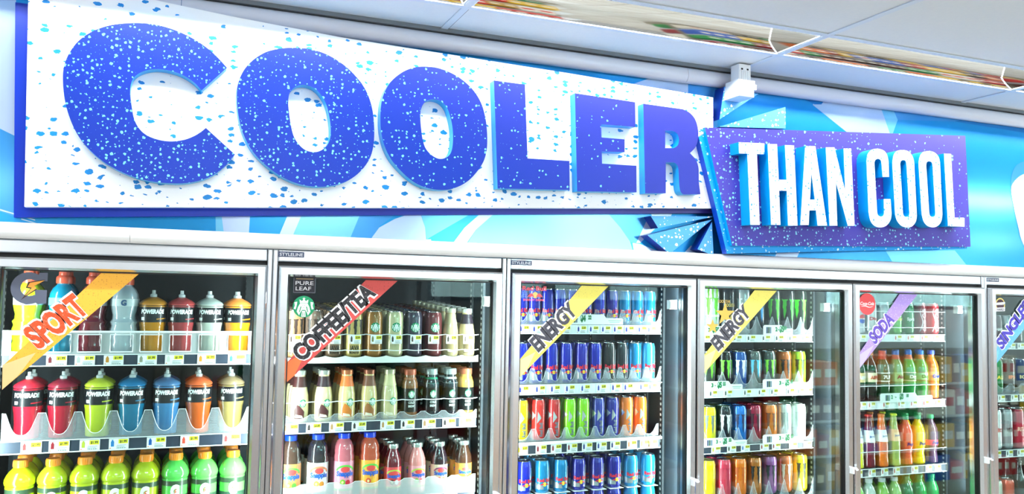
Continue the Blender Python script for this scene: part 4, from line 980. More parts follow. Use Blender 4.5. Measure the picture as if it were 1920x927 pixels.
def K(name, T, c, lb, o):
    if name == 'rb': can(T, .0265, .134, c, art_w(art_rb), 'rb', [RBM[0], RBM[1], RBM[2], mat(lb, .3, .3, .5)], metal=.35)
    elif name == 'rbt': can(T, .0268, .150, c, art_w(art_rb), 'rbt', [RBM[0], RBM[1], RBM[2], mat(lb, .3, .3, .5)], metal=.35)
    elif name == 'mont': can(T, .0325, .194, c, art_w(art_claw), 'mont', [mat(lb, .4)], metal=.3)
    elif name == 'rockt': can(T, .0325, .194, c, art_w(star_art), 'rockt', [mat(lb, .4)], metal=.3)
    elif name == 'rb12': can(T, .0290, .118, c, art_w(art_rb), 'rb12', [RBM[0], RBM[1], RBM[2], mat(lb, .3, .3, .5)], metal=.35)
    elif name == 'ed': can(T, .0262, .150, c, art_w(art_ed), 'ed', EDM, metal=.15)
    elif name == 'mon': can(T, .0325, .152, c, art_w(art_claw), 'mon', [mat(lb, .4)], metal=.3, top=o.get('top'))
    elif name == 'java': can(T, .0325, .158, c, art_w(art_claw_txt), 'java', [mat(lb, .4)])
    elif name == 'siren': can(T, .0325, .158, c, art_w(art_siren), 'siren', [SG, SW])
    elif name == 'rock': can(T, .0325, .152, c, art_w(star_art), 'rock', [mat(lb, .4)])
    elif name == 'coke': can(T, .031, .143, c, art_w(coke_can), 'coke', [mat(lb, .4)])
    elif name == 'pepsi': can(T, .031, .143, c, art_w(pepsi), 'pepsi', [mat((210, 50, 60), .4), mat((30, 80, 180), .4)])
    elif name == 'word': can(T, o.get('r', .031), o.get('h', .143), c, art_w(art_word(o['t'], o.get('zf', .45), o.get('sz', .10), o.get('w', 1.5))), 'w'+o['t'], [mat(lb, .4)], top=o.get('top'))
    else: globals()['k_'+name](T, c, lb, **o)
def art_w(f): return lambda r, h: A(f)(r, h)
RAD = dict(rb=.0265, rbt=.0268, mont=.0325, rockt=.0325, rb12=.029, ed=.0262, mon=.0325, java=.0325, siren=.0325, rock=.0325, coke=.031, pepsi=.031, word=.031, sport_tall=.0416, powerade=.0427, gatorade=.0437, frap=.031, coffee_bottle=.0298, snap_big=.0366, snap_glass=.0312, pet=.0341, jar=.0306, fanta=.0336, mineral=.0334, beer=.0308)
XS = dict(powerade=.90, sport_tall=.955, gatorade=.88)
ZS = dict(frap=1.07, coffee_bottle=1.16, snap_big=1.10, snap_glass=1.16)
NTH = ['front', 'second', 'third', 'fourth', 'fifth', 'sixth', 'seventh', 'eighth', 'ninth', 'tenth', 'eleventh']
def copy_tree(o, parent=None):
    c = o.copy(); COL.objects.link(c)
    if parent is not None: c.parent = parent
    for ch in list(o.children): copy_tree(ch, c)
    return c
def stock(bay, row, z, items, depth, py, front=.012, lift=None, rowname=None, gap=.004, rise=0):
    """one file of drinks per facing, each can or bottle its own object"""
    a, b = SEAM[bay+1]+.036, SEAM[bay+2]-.036; xs = []
    n = len(items); X = []
    for px, kind, c, lb, desc, o in items:
        r = o.get('r', RAD[kind]) if kind == 'word' else RAD[kind]
        X.append([at(px, py, SY+front+r)[0], r])
    X[0][0] = max(X[0][0], a+X[0][1])
    for i in range(1, n):   # keep neighbours apart
        need = X[i-1][1]+X[i][1]+.0008
        if X[i][0]-X[i-1][0] < need: X[i][0] = X[i-1][0]+need
    over = X[-1][0]+X[-1][1]-b
    if over > 0:
        X[-1][0] -= over
        for i in range(n-2, -1, -1):
            need = X[i+1][1]+X[i][1]+.0008
            if X[i+1][0]-X[i][0] < need: X[i][0] = X[i+1][0]-need
    rn = rowname or ORD[row]
    for i, (px, kind, c, lb, desc, o) in enumerate(items):
        x, r = X[i]; isb = kind in ('sport_tall', 'powerade', 'gatorade', 'frap', 'coffee_bottle', 'snap_big', 'snap_glass', 'pet', 'jar', 'fanta', 'mineral', 'beer')
        noun = 'bottle' if isb else 'can'
        grp = '%ss on the %s shelf of the %s door' % (noun, rn, BAYN[bay])
        pos = 'leftmost' if i == 0 else ('rightmost' if i == n-1 else ('%s from left' % NTH[i] if i <= n//2 else '%s from right' % NTH[n-1-i]))
        nm = {'bottle': 'drink_bottle', 'can': 'drink_can'}[noun]
        def lbl(dn): return ('%s %s, %s, %s, %s shelf, %s door' % (desc, noun, pos, dn, rn, BAYN[bay]))
        z_ = z if lift is None else z+lift
        T = thing(nm, (x, SY+front+r, z_+.0003), lbl('front'), noun, grp)
        K(kind, T, c, lb, o)
        if kind in ZS or kind in XS:
            q_ = XS.get(kind, 1)
            for ch in T.children: ch.scale = (q_, q_, ZS.get(kind, 1))
        if o.get('noback'): xs.append(x); continue
        for d in range(1, depth):
            q = copy_tree(T); q.location = (x+random.uniform(-.0002, .0002), SY+front+r+d*(2*r+gap), z_+.0003+rise*d)
            q['label'] = lbl(NTH[d]+' back')
            q.rotation_euler.z = random.uniform(-.6, .6)
        xs.append(x)
    return xs

# ---------------------------------------------------------------- sport drinks door
O = {}
S_, a, b = shelf(0, 0, 1.727, 1.761, True, [36, 105, 158, 212, 275, 326, 386, 443], .056, '$1.99', [(60, 150, 210), (120, 40, 50), (190, 190, 190), (200, 130, 40), (150, 150, 130), (210, 210, 200), (240, 140, 40)])
xs = stock(0, 0, 1.761, [(49, 'sport_tall', (206, 232, 36), (225, 232, 225), 'lime yellow', O), (115, 'sport_tall', (0, 138, 176), (120, 180, 200), 'bright blue', O), (168, 'sport_tall', (112, 30, 44), (176, 170, 176), 'dark red', O), (230, 'sport_tall', (166, 178, 186), (196, 204, 208), 'clear grey', O),
    (281, 'powerade', (188, 124, 24), (196, 128, 40), 'amber black-labelled', O), (336, 'powerade', (164, 62, 66), (178, 66, 66), 'rose red black-labelled', O), (391, 'powerade', (176, 182, 172), (176, 186, 178), 'pale clear black-labelled', O), (444, 'powerade', (250, 144, 22), (244, 142, 62), 'orange black-labelled', O)], 2, 640)
tray_window(S_, a, b, xs, 1.763, .072)
S_, a, b = shelf(0, 1, 1.466, 1.503, True, [66, 118, 175, 229, 299, 361, 439], .056, '$1.99', [(200, 60, 60), (150, 30, 40), (190, 190, 60), (40, 120, 190), (30, 90, 170), (220, 80, 60), (200, 60, 60)])
xs = stock(0, 1, 1.503, [(52, 'powerade', (196, 26, 48), (206, 40, 60), 'bright red', O), (116, 'powerade', (166, 22, 46), (150, 36, 60), 'dark red', O), (184, 'powerade', (176, 190, 40), (196, 204, 60), 'yellow green', O), (246, 'powerade', (20, 104, 140), (30, 110, 160), 'teal blue', O),
    (311, 'powerade', (64, 120, 168), (70, 116, 160), 'grey blue', O), (371, 'powerade', (206, 92, 36), (224, 104, 60), 'orange red', O), (432, 'powerade', (150, 130, 78), (140, 120, 90), 'brownish clear', O)], 2, 770)
tray_u(S_, a, b, xs, 1.505, .082, .016)
S_, a, b = shelf(0, 2, 1.173, 1.210, True, [60, 150, 250, 350, 430], .056, '$1.99', [(200, 220, 60), (100, 200, 100)])
YL_ = (226, 236, 20)
stock(0, 2, 1.210, [(39, 'gatorade', (226, 238, 24), (90, 150, 60), 'lemon yellow', O), (101, 'gatorade', (198, 212, 40), (150, 180, 80), 'yellow green', O), (159, 'gatorade', (188, 200, 34), (150, 170, 80), 'dull yellow green', O), (216, 'gatorade', (180, 194, 40), (150, 160, 110), 'olive yellow', O),
    (271, 'gatorade', (178, 192, 36), (150, 160, 110), 'olive lime', O), (326, 'gatorade', (96, 208, 92), (60, 90, 70), 'mid green', O), (383, 'gatorade', (112, 218, 98), (60, 90, 70), 'light green', O), (436, 'gatorade', (116, 216, 98), (60, 90, 70), 'pale green', O)], 3, 890)
# ---------------------------------------------------------------- coffee and tea door
S_, a, b = shelf(1, 0, 1.726, 1.745, True, [551, 588, 626, 664, 703.6, 741, 778, 811.4, 845, 877], .040, '$2.89', [(80, 60, 50), (120, 110, 60), (60, 50, 40)], norail=True, tagz=1.808)
xs = stock(1, 0, 1.745, [(551, 'java', (206, 150, 104), (70, 50, 44), 'orange brown', O), (588, 'java', (120, 96, 84), (60, 44, 40), 'dull brown', O), (625, 'java', (134, 106, 84), (40, 30, 28), 'brown', O), (662, 'java', (196, 172, 104), (34, 30, 30), 'tan claw-marked', O), (699.5, 'siren', (150, 104, 50), SG, 'gold brown', O),
    (738.6, 'siren', (190, 184, 144), SG, 'pale cream green', O), (774, 'siren', (62, 58, 74), SG, 'dark charcoal', O), (811, 'siren', (110, 48, 52), SG, 'dark maroon', O), (844, 'frap', (190, 172, 130), (200, 200, 176), 'tan glass', dict(neck=(180, 168, 130), logo=(150, 130, 90))), (875, 'frap', (186, 166, 124), (196, 200, 196), 'dark-necked tan glass', dict(neck=(44, 34, 44), logo=(120, 100, 70)))], 8, 640, front=.008, rise=.0035)
wires(S_, xs, a, b, [1.838-.012, 1.772], .003, -.006)
scallop(S_, xs, a, b, 1.727, 1.752)
S_, a, b = shelf(1, 1, 1.493, 1.527, True, [548.5, 591.5, 634, 676, 729, 767, 806.5, 844, 875], .050, '$2.89', [(190, 140, 90), (60, 50, 50)])
CR_ = (214, 196, 152)
xs = stock(1, 1, 1.527, [(561.6, 'frap', (226, 206, 160), (196, 196, 190), 'cream chocolate', dict(neck=(70, 36, 36), logo=(84, 44, 44))), (606.8, 'frap', (222, 202, 152), (196, 196, 190), 'cream dark chocolate', dict(neck=(56, 36, 44), logo=(84, 44, 44))), (649.8, 'frap', (216, 192, 138), (220, 130, 90), 'orange-necked cream', dict(neck=(236, 120, 60), logo=(210, 120, 50))),
    (691.3, 'frap', (206, 182, 130), (150, 90, 70), 'brown-necked cream', dict(neck=(120, 76, 56), logo=(160, 104, 60))), (729.6, 'frap', (196, 184, 142), (196, 190, 160), 'cream vanilla', dict(neck=(206, 196, 150), logo=(200, 186, 140))), (767.6, 'coffee_bottle', (124, 84, 54), (170, 90, 70), 'brown', dict(neck=(150, 96, 64))),
    (807.8, 'coffee_bottle', (30, 44, 50), (150, 160, 160), 'black with green collar', dict(neck=(20, 130, 96))), (843.9, 'coffee_bottle', (26, 38, 46), (170, 180, 180), 'black with pale collar', dict(neck=(210, 220, 220))), (882.7, 'coffee_bottle', (214, 160, 76), (190, 110, 80), 'yellow orange', dict(neck=(226, 160, 60)))], 3, 740, front=.008)
wires(S_, xs, a, b, [1.598], .003, -.005)
tray_u(S_, a, b, xs, 1.529, .026, .012, div=1)
S_, a, b = shelf(1, 2, 1.228, 1.262, True, [560, 620, 680, 740, 810, 850], .05, '$1.99', [(220, 120, 60)])
PK = (206, 110, 128)
xs = stock(1, 2, 1.264, [(544.4, 'snap_big', (74, 52, 44), (240, 150, 84), 'dark tea orange-labelled', dict(fr=((240, 160, 60), (90, 170, 60)))), (595.7, 'snap_big', (44, 40, 48), (244, 240, 236), 'black tea white-labelled', dict(fr=((246, 190, 80), (240, 150, 60)), acc=(226, 130, 90))), (644.2, 'snap_big', (200, 104, 116), (238, 150, 176), 'pink', dict(fr=((130, 190, 60), (214, 40, 60)))),
    (691.9, 'snap_big', (186, 84, 60), (250, 170, 66), 'amber orange-labelled', dict(fr=((226, 90, 60), (250, 190, 60)))), (736, 'snap_glass', (104, 24, 40), (226, 70, 76), 'dark red', dict(fr=((90, 40, 40), (240, 240, 236)))), (781.5, 'snap_glass', (226, 140, 138), (244, 160, 170), 'light pink', dict(fr=((130, 190, 60), (224, 60, 80)))),
    (823.1, 'snap_glass', (34, 22, 34), (222, 200, 170), 'black tea cream-labelled', dict(fr=((230, 90, 70), (246, 180, 80)), acc=(150, 60, 110))), (870.2, 'snap_glass', (70, 44, 30), (244, 160, 70), 'brown tea orange-labelled', dict(fr=((246, 190, 60), (250, 160, 40))))], 3, 870, front=.010)
tray_u(S_, a, b, xs, 1.264, .060, .050, FROST_L, wc=.7, div=1)
# ---------------------------------------------------------------- first energy door
BL, LB_, SI = (26, 36, 168), (20, 130, 190), (40, 50, 170)
S_, a, b = shelf(2, 0, 1.829, 1.862, False, [981, 1006, 1034, 1059, 1089, 1112, 1134.7, 1157, 1179, 1203, 1221], .042, '$2.89', [(50, 60, 160)])
def rb(px, c, d, k='rb'): return (px, k, c, c, d, O)
xs = stock(2, 0, 1.862, [rb(976, BL, 'blue silver slim'), rb(1000, BL, 'blue silver slim'), rb(1023.5, BL, 'blue silver slim'), rb(1048, BL, 'blue silver slim'), rb(1072, BL, 'blue silver slim'), rb(1097, BL, 'blue silver slim'), rb(1122, BL, 'blue silver slim'), rb(1146, (50, 40, 150), 'violet blue slim'), rb(1169.5, LB_, 'light blue slim'), rb(1193.5, LB_, 'light blue slim'), rb(1217, (30, 140, 200), 'light blue slim')], 3, 580)
tray_u(S_, a, b, xs, 1.864, .058, .012, div=.057)
S_, a, b = shelf(2, 1, 1.602, 1.637, False, [982, 1013, 1041, 1069, 1097.5, 1128, 1155, 1178, 1207, 1224], .042, '$2.89', [(50, 60, 160)])
xs = stock(2, 1, 1.640, [rb(977, BL, 'blue silver slim', 'rbt'), rb(1004.4, BL, 'blue silver slim', 'rbt'), rb(1033, BL, 'blue silver slim', 'rbt'), rb(1060, BL, 'blue silver slim', 'rbt'), rb(1088.8, (40, 34, 160), 'blue silver slim', 'rbt'), rb(1114.8, BL, 'blue silver slim', 'rbt'), (1140.9, 'rbt', (52, 50, 54), (60, 60, 60), 'black gold-rimmed slim', O), (1164.4, 'rbt', (46, 50, 58), (60, 60, 60), 'black slim', O), rb(1189.2, LB_, 'light blue slim', 'rbt'), rb(1215.3, (60, 160, 206), 'pale blue slim', 'rbt')], 4, 680)
obj('shelf_ledge', MB().bevbox(a, b, SY-.014, SY-.0045, 1.6375, 1.6400, .001), EDGE, S_)
tray_u(S_, a, b, xs, 1.641, .058, .010, div=.057)
S_, a, b = shelf(2, 2, 1.381, 1.416, True, [982, 1017, 1045, 1074.5, 1102.6, 1129.5, 1155, 1186, 1210, 1225], .044, '$2.89', [(240, 200, 40), (150, 30, 50), (150, 30, 50), (130, 30, 50), (40, 50, 130), (40, 50, 130), (30, 40, 110), (240, 120, 60), (240, 120, 60)])
def ed(px, c, d): return (px, 'ed', c, c, d, O)
xs = stock(2, 2, 1.428, [ed(977, (252, 222, 20), 'yellow slim'), ed(1008.8, (214, 48, 44), 'red slim'), ed(1037.9, (190, 44, 46), 'darker red slim'), ed(1066.8, (132, 206, 30), 'lime green slim'), ed(1091.9, (134, 200, 40), 'green slim'), ed(1120.5, (52, 60, 150), 'royal blue slim'), ed(1147.4, (44, 46, 140), 'deep blue slim'), ed(1174.2, (244, 124, 50), 'orange slim'), ed(1199.8, (248, 116, 36), 'bright orange slim')], 2, 790)
obj('shelf_ledge', MB().bevbox(a, b, SY-.016, SY-.0045, 1.4165, 1.4275, .002), EDGE, S_)
tray_u(S_, a, b, xs, 1.429, .046, .008, div=.057)
S_, a, b = shelf(2, 3, 1.073, 1.108, True, [1000, 1060, 1120, 1180], .044, '$2.89', [(50, 60, 160)])
def r12(px, c, d): return (px, 'rb12', c, c, d, O)
row12 = [r12(982, (22, 40, 176), 'blue and silver short'), r12(1015.7, (20, 136, 192), 'sky blue short'), r12(1050.2, (20, 130, 190), 'cyan short'), r12(1083.5, (36, 36, 150), 'indigo short'), r12(1118, (46, 44, 150), 'indigo silver short'), r12(1150, (36, 36, 150), 'deep indigo short'), r12(1181.9, (40, 140, 190), 'light blue short'), r12(1215.2, (36, 150, 200), 'pale sky blue short')]
stock(2, 3, 1.108, row12, 1, 940, rowname='fourth lower')
xs = stock(2, 3, 1.2315, row12, 3, 890, rowname='fourth upper')
m = MB()
for x in xs:
    for k in range(3): m.box(x-.03, x+.03, SY+.012+.06*k+.001*k, SY+.012+.06*k+.058, 1.2296, 1.2312)
o = obj('tier_sheet', m, EDGE, S_)
# ---------------------------------------------------------------- second energy door
S_, a, b = shelf(3, 0, 1.797, 1.826, False, [1322, 1347, 1382, 1408, 1436, 1461, 1486, 1510], .046, '$2.99', [(80, 90, 90)])
def mo(px, c, lb, d, **k): return (px, 'mon', c, lb, d, k)
def mt(px, c, lb, d, **k): return (px, 'mont', c, lb, d, k)
xs = stock(3, 0, 1.826, [mt(1334, (216, 224, 216), (110, 206, 60), 'white green-clawed'), (1362, 'rockt', (40, 40, 48), (220, 180, 90), 'black gold-starred', O), mt(1391, (176, 184, 186), (230, 236, 240), 'silver'), mt(1419, (30, 44, 60), (60, 150, 220), 'black blue-clawed'), mt(1448.6, (54, 62, 58), (96, 200, 60), 'dark grey green-clawed'), mt(1476, (26, 30, 30), (84, 210, 70), 'black green-clawed'), mt(1504, (36, 46, 38), (110, 220, 60), 'black and green')], 2, 590)
tray_u(S_, a, b, xs, 1.828, .075, .020, wc=.95, div=.068)
S_, a, b = shelf(3, 1, 1.570, 1.601, False, [1337, 1365, 1401, 1428, 1451.5, 1482, 1501, 1518], .040, '$2.99', [(80, 90, 90)])
xs = stock(3, 1, 1.601, [mo(1326, (60, 70, 66), (120, 220, 60), 'black green-clawed'), mo(1357, (20, 22, 24), (120, 230, 60), 'jet black green-clawed'), mo(1385, (40, 84, 160), (236, 240, 244), 'blue white-clawed'), mo(1412.4, (96, 104, 104), (96, 190, 226), 'grey blue-clawed'), mo(1439.6, (74, 84, 86), (130, 206, 70), 'grey green-clawed'), mo(1469, (186, 96, 44), (40, 36, 36), 'copper black-clawed'), mo(1496, (150, 200, 50), (40, 60, 30), 'lime dark-clawed')], 3, 690)
tray_u(S_, a, b, xs, 1.603, .070, .020, wc=.95, div=.068)
S_, a, b = shelf(3, 2, 1.344, 1.373, True, [1342.7, 1372, 1397.7, 1433, 1455, 1486.7, 1513.6], .044, '$2.99', [(210, 200, 60), (60, 60, 60), (50, 110, 200), (160, 40, 50), (150, 40, 60), (220, 220, 220)])
xs = stock(3, 2, 1.376, [mo(1327.5, (240, 228, 30), (110, 116, 110), 'yellow'), mo(1356.7, (22, 26, 38), (220, 224, 230), 'black white-clawed'), mo(1384.5, (24, 116, 206), (30, 50, 90), 'bright blue', top=(60, 120, 190)), mo(1412.4, (156, 24, 62), (60, 20, 40), 'crimson', top=(150, 50, 80)), mo(1442, (230, 126, 50), (110, 70, 50), 'orange'), mo(1469, (204, 212, 208), (150, 160, 160), 'silver white'), mo(1496, (230, 236, 228), (196, 206, 200), 'white')], 2, 790)
tray_u(S_, a, b, xs, 1.378, .066, .014, wc=.95, div=.068)
S_, a, b = shelf(3, 3, 1.085, 1.117, True, [1340, 1370, 1400, 1430, 1460, 1490], .044, '$2.99', [(210, 200, 60)])
xs = stock(3, 3, 1.158, [mo(1326.3, (252, 216, 24), (222, 186, 20), 'golden yellow', top=(200, 190, 150)), mo(1355.6, (220, 62, 88), (180, 40, 70), 'pink red'), mo(1384.5, (244, 122, 34), (200, 90, 20), 'bright orange'), mo(1413, (186, 108, 44), (36, 30, 28), 'brown black-striped', top=(110, 80, 60)), mo(1441.5, (150, 86, 150), (40, 30, 44), 'purple', top=(120, 100, 130)), mo(1470.3, (206, 104, 60), (230, 200, 180), 'rust orange', top=(160, 90, 60)), mo(1499, (230, 212, 40), (40, 40, 40), 'yellow black-clawed')], 2, 890)
tray_u(S_, a, b, xs, 1.119, .100, .030, wc=.95, div=.068)
# ---------------------------------------------------------------- soda door
S_, a, b = shelf(4, 0, 1.798, 1.829, False, [1616, 1648, 1684, 1707.6, 1733.7, 1755], .046, '$1.99', [(200, 60, 60)])
xs = stock(4, 0, 1.829, [(1608, 'pepsi', (196, 200, 208), (0, 0, 0), 'silver red-blue-disc', O), (1630, 'word', (204, 208, 210), (200, 50, 60), 'silver red-lettered', dict(t='Diet')), (1654, 'word', (188, 196, 200), (200, 50, 60), 'plain silver', dict(t='Coke')), (1677, 'word', (110, 200, 90), (250, 250, 120), 'light green', dict(t='Mist')), (1700, 'word', (20, 130, 70), (240, 244, 240), 'dark green', dict(t='Sprite')), (1723, 'coke', (150, 34, 52), (226, 200, 206), 'maroon script-lettered', O), (1749, 'coke', (224, 30, 46), (250, 240, 240), 'bright red script-lettered', O)], 3, 600)
wires(S_, xs, a, b, [1.935, 1.862], .001, -.003)
S_, a, b = shelf(4, 1, 1.498, 1.531, False, [1616.5, 1633.7, 1660.6, 1688.8, 1712, 1735.3, 1757], .042, '$1.99', [(200, 60, 60)])
xs = stock(4, 1, 1.531, [(1608, 'pet', (34, 22, 24), (226, 190, 140), 'dark root beer', dict(cap=(110, 50, 60))), (1629.5, 'pet', (30, 22, 22), (234, 214, 180), 'dark cream-labelled', dict(cap=(236, 150, 80), tc=(200, 60, 40))), (1654, 'pet', (30, 84, 46), (30, 96, 60), 'dark green red-capped', dict(cap=(220, 66, 56), txt='7UP', neck=(196, 60, 50), band=(236, 230, 220))), (1679, 'pet', (110, 160, 96), (160, 200, 130), 'pale green blue-capped', dict(cap=(40, 90, 180), txt='Ale', neck=(190, 90, 70), tc=(120, 60, 50))),
    (1703, 'pet', (30, 160, 74), (16, 120, 66), 'bright green blue-capped', dict(cap=(30, 100, 190), txt='Dry', neck=(230, 110, 70), band=(226, 210, 190))), (1726, 'pet', (70, 150, 70), (170, 214, 150), 'green brown-banded blue-capped', dict(cap=(20, 110, 200), txt='Dry', neck=(226, 120, 80), tc=(60, 120, 60), band=(130, 100, 60))), (1750, 'pet', (252, 120, 44), (250, 150, 80), 'orange blue-capped', dict(cap=(70, 90, 210), txt='Crush', tc=(60, 80, 170)))], 2, 710)
wires(S_, xs, a, b, [1.600], .001, -.003)
S_, a, b = shelf(4, 2, 1.201, 1.235, True, [1609, 1633.7, 1657, 1679, 1713, 1739, 1756], .040, '$1.99', [(200, 60, 60)])
xs = stock(4, 2, 1.235, [(1606, 'jar', (222, 214, 40), (240, 240, 240), 'yellow glass', dict(cap=(250, 220, 60))), (1628, 'jar', (110, 20, 40), (226, 226, 236), 'dark red glass', dict(cap=(224, 60, 60))), (1652, 'jar', (246, 120, 36), (246, 240, 232), 'orange glass', dict(cap=(244, 140, 70))), (1675, 'jar', (170, 186, 96), (240, 190, 140), 'pale lime glass', dict(cap=(226, 230, 60))), (1697, 'fanta', (240, 96, 56), (244, 110, 60), 'orange red green-capped', O), (1720, 'fanta', (250, 214, 20), (252, 206, 40), 'yellow green-capped', O), (1744, 'fanta', (90, 60, 84), (226, 80, 110), 'grape pink-labelled', O)], 2, 810)
wires(S_, xs, a, b, [1.310], .001, -.003)
S_, a, b = shelf(4, 3, .93, .963, True, [1620, 1650, 1700], .04, '$1.99', [(60, 160, 80)])
stock(4, 3, .968, [(1606.7, 'mineral', (130, 210, 60), (200, 230, 160), 'lime green white-capped', O), (1628.8, 'mineral', (190, 206, 196), (220, 232, 226), 'clear white-capped', O), (1653.3, 'mineral', (130, 190, 50), (190, 224, 120), 'green white-capped', O), (1676.5, 'mineral', (160, 206, 110), (206, 232, 170), 'pale green white-capped', O), (1698.6, 'mineral', (20, 130, 70), (30, 140, 80), 'dark green', dict(cap=(30, 130, 80))), (1723, 'mineral', (20, 160, 70), (20, 120, 60), 'bottle green', dict(cap=(20, 150, 84))), (1746, 'mineral', (30, 150, 76), (40, 60, 140), 'green blue-labelled', dict(cap=(20, 150, 84)))], 2, 900)
# ---------------------------------------------------------------- singles door
S_, a, b = shelf(5, 0, 1.760, 1.789, True, [1876, 1898, 1915], .046, '$2.49', [(60, 60, 60)])
xs = stock(5, 0, 1.789, [(1865, 'word', (90, 60, 70), (230, 230, 230), 'dark brown tall', dict(t='HARD', h=.132)), (1884, 'word', (170, 176, 180), (80, 80, 90), 'silver tall', dict(t='LITE', h=.132)), (1903, 'word', (60, 60, 66), (220, 200, 90), 'black tall', dict(t='ICE', h=.132)), (1921, 'word', (210, 214, 206), (120, 120, 60), 'off white tall', dict(t='ALE', h=.132))], 2, 600)
S_, a, b = shelf(5, 1, 1.508, 1.541, True, [1877, 1901, 1917], .046, '$2.49', [(60, 60, 60)])
xs = stock(5, 1, 1.541, [(1867, 'word', (24, 110, 56), (236, 200, 70), 'green tall', dict(t='ALE', h=.165)), (1889, 'word', (56, 44, 48), (236, 120, 60), 'dark orange-lettered tall', dict(t='IPA', h=.165)), (1910, 'word', (40, 38, 48), (236, 210, 120), 'black gold-lettered tall', dict(t='ICE', h=.165)), (1931, 'word', (70, 40, 44), (236, 210, 120), 'dark red tall', dict(t='RED', h=.165))], 4, 710)
tray_u(S_, a, b, xs, 1.543, .05, .03)
S_, a, b = shelf(5, 2, 1.243, 1.277, True, [1868, 1890, 1911], .046, '$2.49', [(60, 60, 60)])
xs = stock(5, 2, 1.277, [(1864.5, 'word', (222, 222, 222), (190, 60, 50), 'white red-bottomed tall', dict(t='MICH', h=.187)), (1885, 'word', (150, 154, 158), (40, 40, 46), 'grey black-lettered tall', dict(t='VICKA', h=.187)), (1906, 'word', (180, 44, 70), (240, 190, 170), 'raspberry red tall', dict(t='RITA', h=.187)), (1927, 'word', (200, 204, 206), (190, 60, 50), 'silver red-lettered tall', dict(t='MANGO', h=.187))], 3, 800)
S_, a, b = shelf(5, 3, .952, .985, True, [1875, 1900], .046, '$2.49', [(60, 60, 60)])
xs = stock(5, 3, .985, [(1865.6, 'word', (234, 230, 214), (40, 70, 160), 'white blue-banded', dict(t='BUD', h=.142, top=(190, 196, 200))), (1888, 'word', (226, 84, 60), (240, 236, 220), 'orange-topped', dict(t='TEA', h=.142)), (1910, 'beer', (26, 28, 36), (70, 76, 80), 'dark glass long-necked', O), (1932, 'beer', (30, 28, 30), (200, 180, 120), 'brown glass long-necked', O)], 2, 900)

# ---------------------------------------------------------------- promotional cards clipped on the shelf edges
def card(x0, x1, y0, y1, txt, label, tx=None, small=True, Y=SY-.009, pic=True):
    p0 = at(x0, (y0+y1)/2, Y); p1 = at(x1, (y0+y1)/2, Y); zt = at((x0+x1)/2, y0, Y)[1]; zb = at((x0+x1)/2, y1, Y)[1]
    x0, x1 = p0[0], p1[0]; W_ = x1-x0; H = zt-zb; c = .006
    T = thing('price_sign', ((x0+x1)/2, Y, zb), label, 'price sign', 'white and green price signs on the shelf edges')
    P = [(x0, zb), (x1, zb), (x1, zt-H*.45), (x1-c, zt-H*.35), (x1-W_*.30, zt-H*.35), (x1-W_*.30-c, zt-c), (x1-W_*.30-2*c, zt), (x0+c, zt), (x0, zt-c)]
    obj('card', MB().slab([P], Y-.0012, Y), mat((244, 248, 246), .5), T)
    m = MB(); xt = x0+W_*(.42 if tx is None else tx); hh = H*.50
    a_, rest = txt.split(' for ')
    d, cts = rest.split('.')
    add_text(m, a_, xt-W_*.18, zb+H*.40, Y-.0016, hh*.8, hh*.55, 0, bold=.06); add_text(m, 'for', xt-W_*.105, zb+H*.48, Y-.0016, hh*.34, hh*.45, 0, bold=.04)
    add_text(m, d, xt+W_*.0, zb+H*.34, Y-.0016, hh*1.15, hh*1.15, 0, bold=.07); add_text(m, cts, xt+W_*.115, zb+H*.52, Y-.0016, hh*.75, hh*.75, 0, bold=.06)
    obj('lettering', m, GREENINK, T)
    if pic:
        xq = x0+W_*.70 if tx is None else x0+W_*.10
        m = MB(); 
        for k in range(3): m.box(xq+.009*k, xq+.0075+.009*k, Y-.0016, Y-.0012, zb+H*.18, zb+H*.80, k)
        obj('product_picture', m, [mat((50, 60, 100), .5), mat((60, 80, 60), .5), mat((120, 130, 150), .5)], T)
    m = MB().box(x1-W_*.26, x1-W_*.03, Y-.0015, Y-.0012, zb+H*.36, zb+H*.42).box(x1-W_*.24, x1-W_*.06, Y-.0015, Y-.0012, zb+H*.20, zb+H*.25)
    obj('small_print', m, mat((130, 180, 156), .5), T)
card(1060, 1168, 590, 609, '2 for $4.22', 'white card with green 2 for $4.22 under the upper slim cans', tx=.30)
card(1317, 1372, 612, 629, '2 for $5.55', 'white card with green 2 for $5.55 at left of the second energy door', tx=.40, pic=False)
card(1431, 1486, 610, 629, '2 for $5.00', 'white card with green 2 for $5.00 under the black clawed cans', tx=.62)
card(1317, 1392, 715, 733, '3 for $5.55', 'white card reading 3 for $5.55, left one on the second energy shelf', tx=.42, pic=False)
card(1430, 1503, 711, 729, '3 for $5.55', 'white card reading 3 for $5.55, right one on the second energy shelf', tx=.62)
card(1317, 1400, 821, 838, '3 for $5.55', 'white card reading 3 for $5.55, left one below the yellow can', tx=.50)
card(1430, 1506, 814, 832, '3 for $5.55', 'white card reading 3 for $5.55, right one below the white cans', tx=.60)
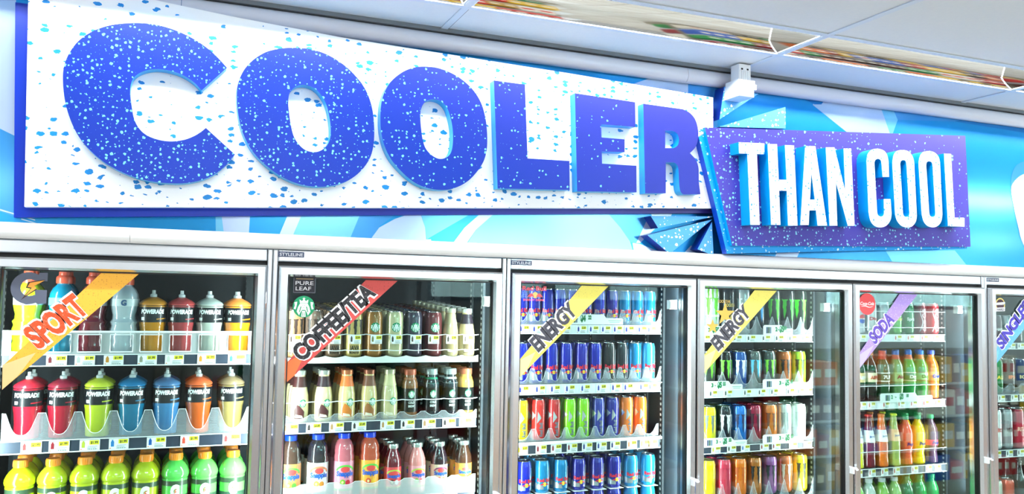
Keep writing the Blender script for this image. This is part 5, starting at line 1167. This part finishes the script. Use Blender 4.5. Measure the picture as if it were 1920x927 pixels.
card(1650, 1748, 737, 754, '2 for $3.00', 'white card with green lettering below the green soda bottles', tx=.40)

# ================================================================ the shop behind the view (seen in the mirrored troffers and the steel)
def gondola(cx, y, wd, label, seed):
    rnd = random.Random(seed); T = thing('store_shelf', (cx, y, 0), label, 'store shelf', 'snack shelves of the shop behind the view')
    m = MB().box(cx-wd/2, cx+wd/2, y-.02, y+.02, 0, 1.5).box(cx-wd/2, cx+wd/2, y-.45, y+.45, 0, .14)
    obj('back_panel', m, mat((150, 140, 120), .6), T)
    for k in range(4):
        z = .14+.34*k
        if k: obj('shelf_board', MB().box(cx-wd/2, cx+wd/2, y-.40, y-.02, z-.02, z).box(cx-wd/2, cx+wd/2, y+.02, y+.40, z-.02, z), mat((200, 200, 196), .5), T)
    cols = [(214, 40, 36), (236, 186, 40), (90, 40, 30), (40, 90, 180), (230, 110, 40), (40, 140, 70), (150, 30, 40), (240, 230, 210), (60, 40, 36), (196, 150, 50)]
    m = MB()
    for k in range(4):
        z = .142+.34*k
        for s in (-1, 1):
            x = cx-wd/2+.02
            while x < cx+wd/2-.2:
                w_ = rnd.uniform(.10, .20); n = rnd.choice((1, 2, 3)); h = rnd.uniform(.18, .29); ci = rnd.randrange(10)
                for _ in range(n):
                    if x+w_ > cx+wd/2-.02: break
                    yf = y+s*.38; a, b = sorted((yf, y+s*.05))
                    m.box(x, x+w_-.008, a, b, z, z+h, ci)
                    yy = yf+s*.001; m.add([(x+.02, yy, z+h*.35), (x+w_-.03, yy, z+h*.35), (x+w_-.03, yy, z+h*.7), (x+.02, yy, z+h*.7)], [(0, 1, 2, 3)], 7 if ci != 7 else 0)
                    x += w_
    o = obj('snack_packages', m, [mat(c, .35) for c in cols], T); o['kind'] = 'stuff'
gondola(1.2, -4.3, 3.2, 'snack shelf of the shop standing behind the view', 1)
gondola(6.4, -4.3, 4.6, 'long snack shelf of the shop to the right behind the view', 2)
gondola(10.8, -3.0, 2.6, 'far snack shelf of the shop near the right wall', 3)
gondola(-3.3, -4.0, 2.6, 'snack shelf of the shop to the left behind the view', 4)
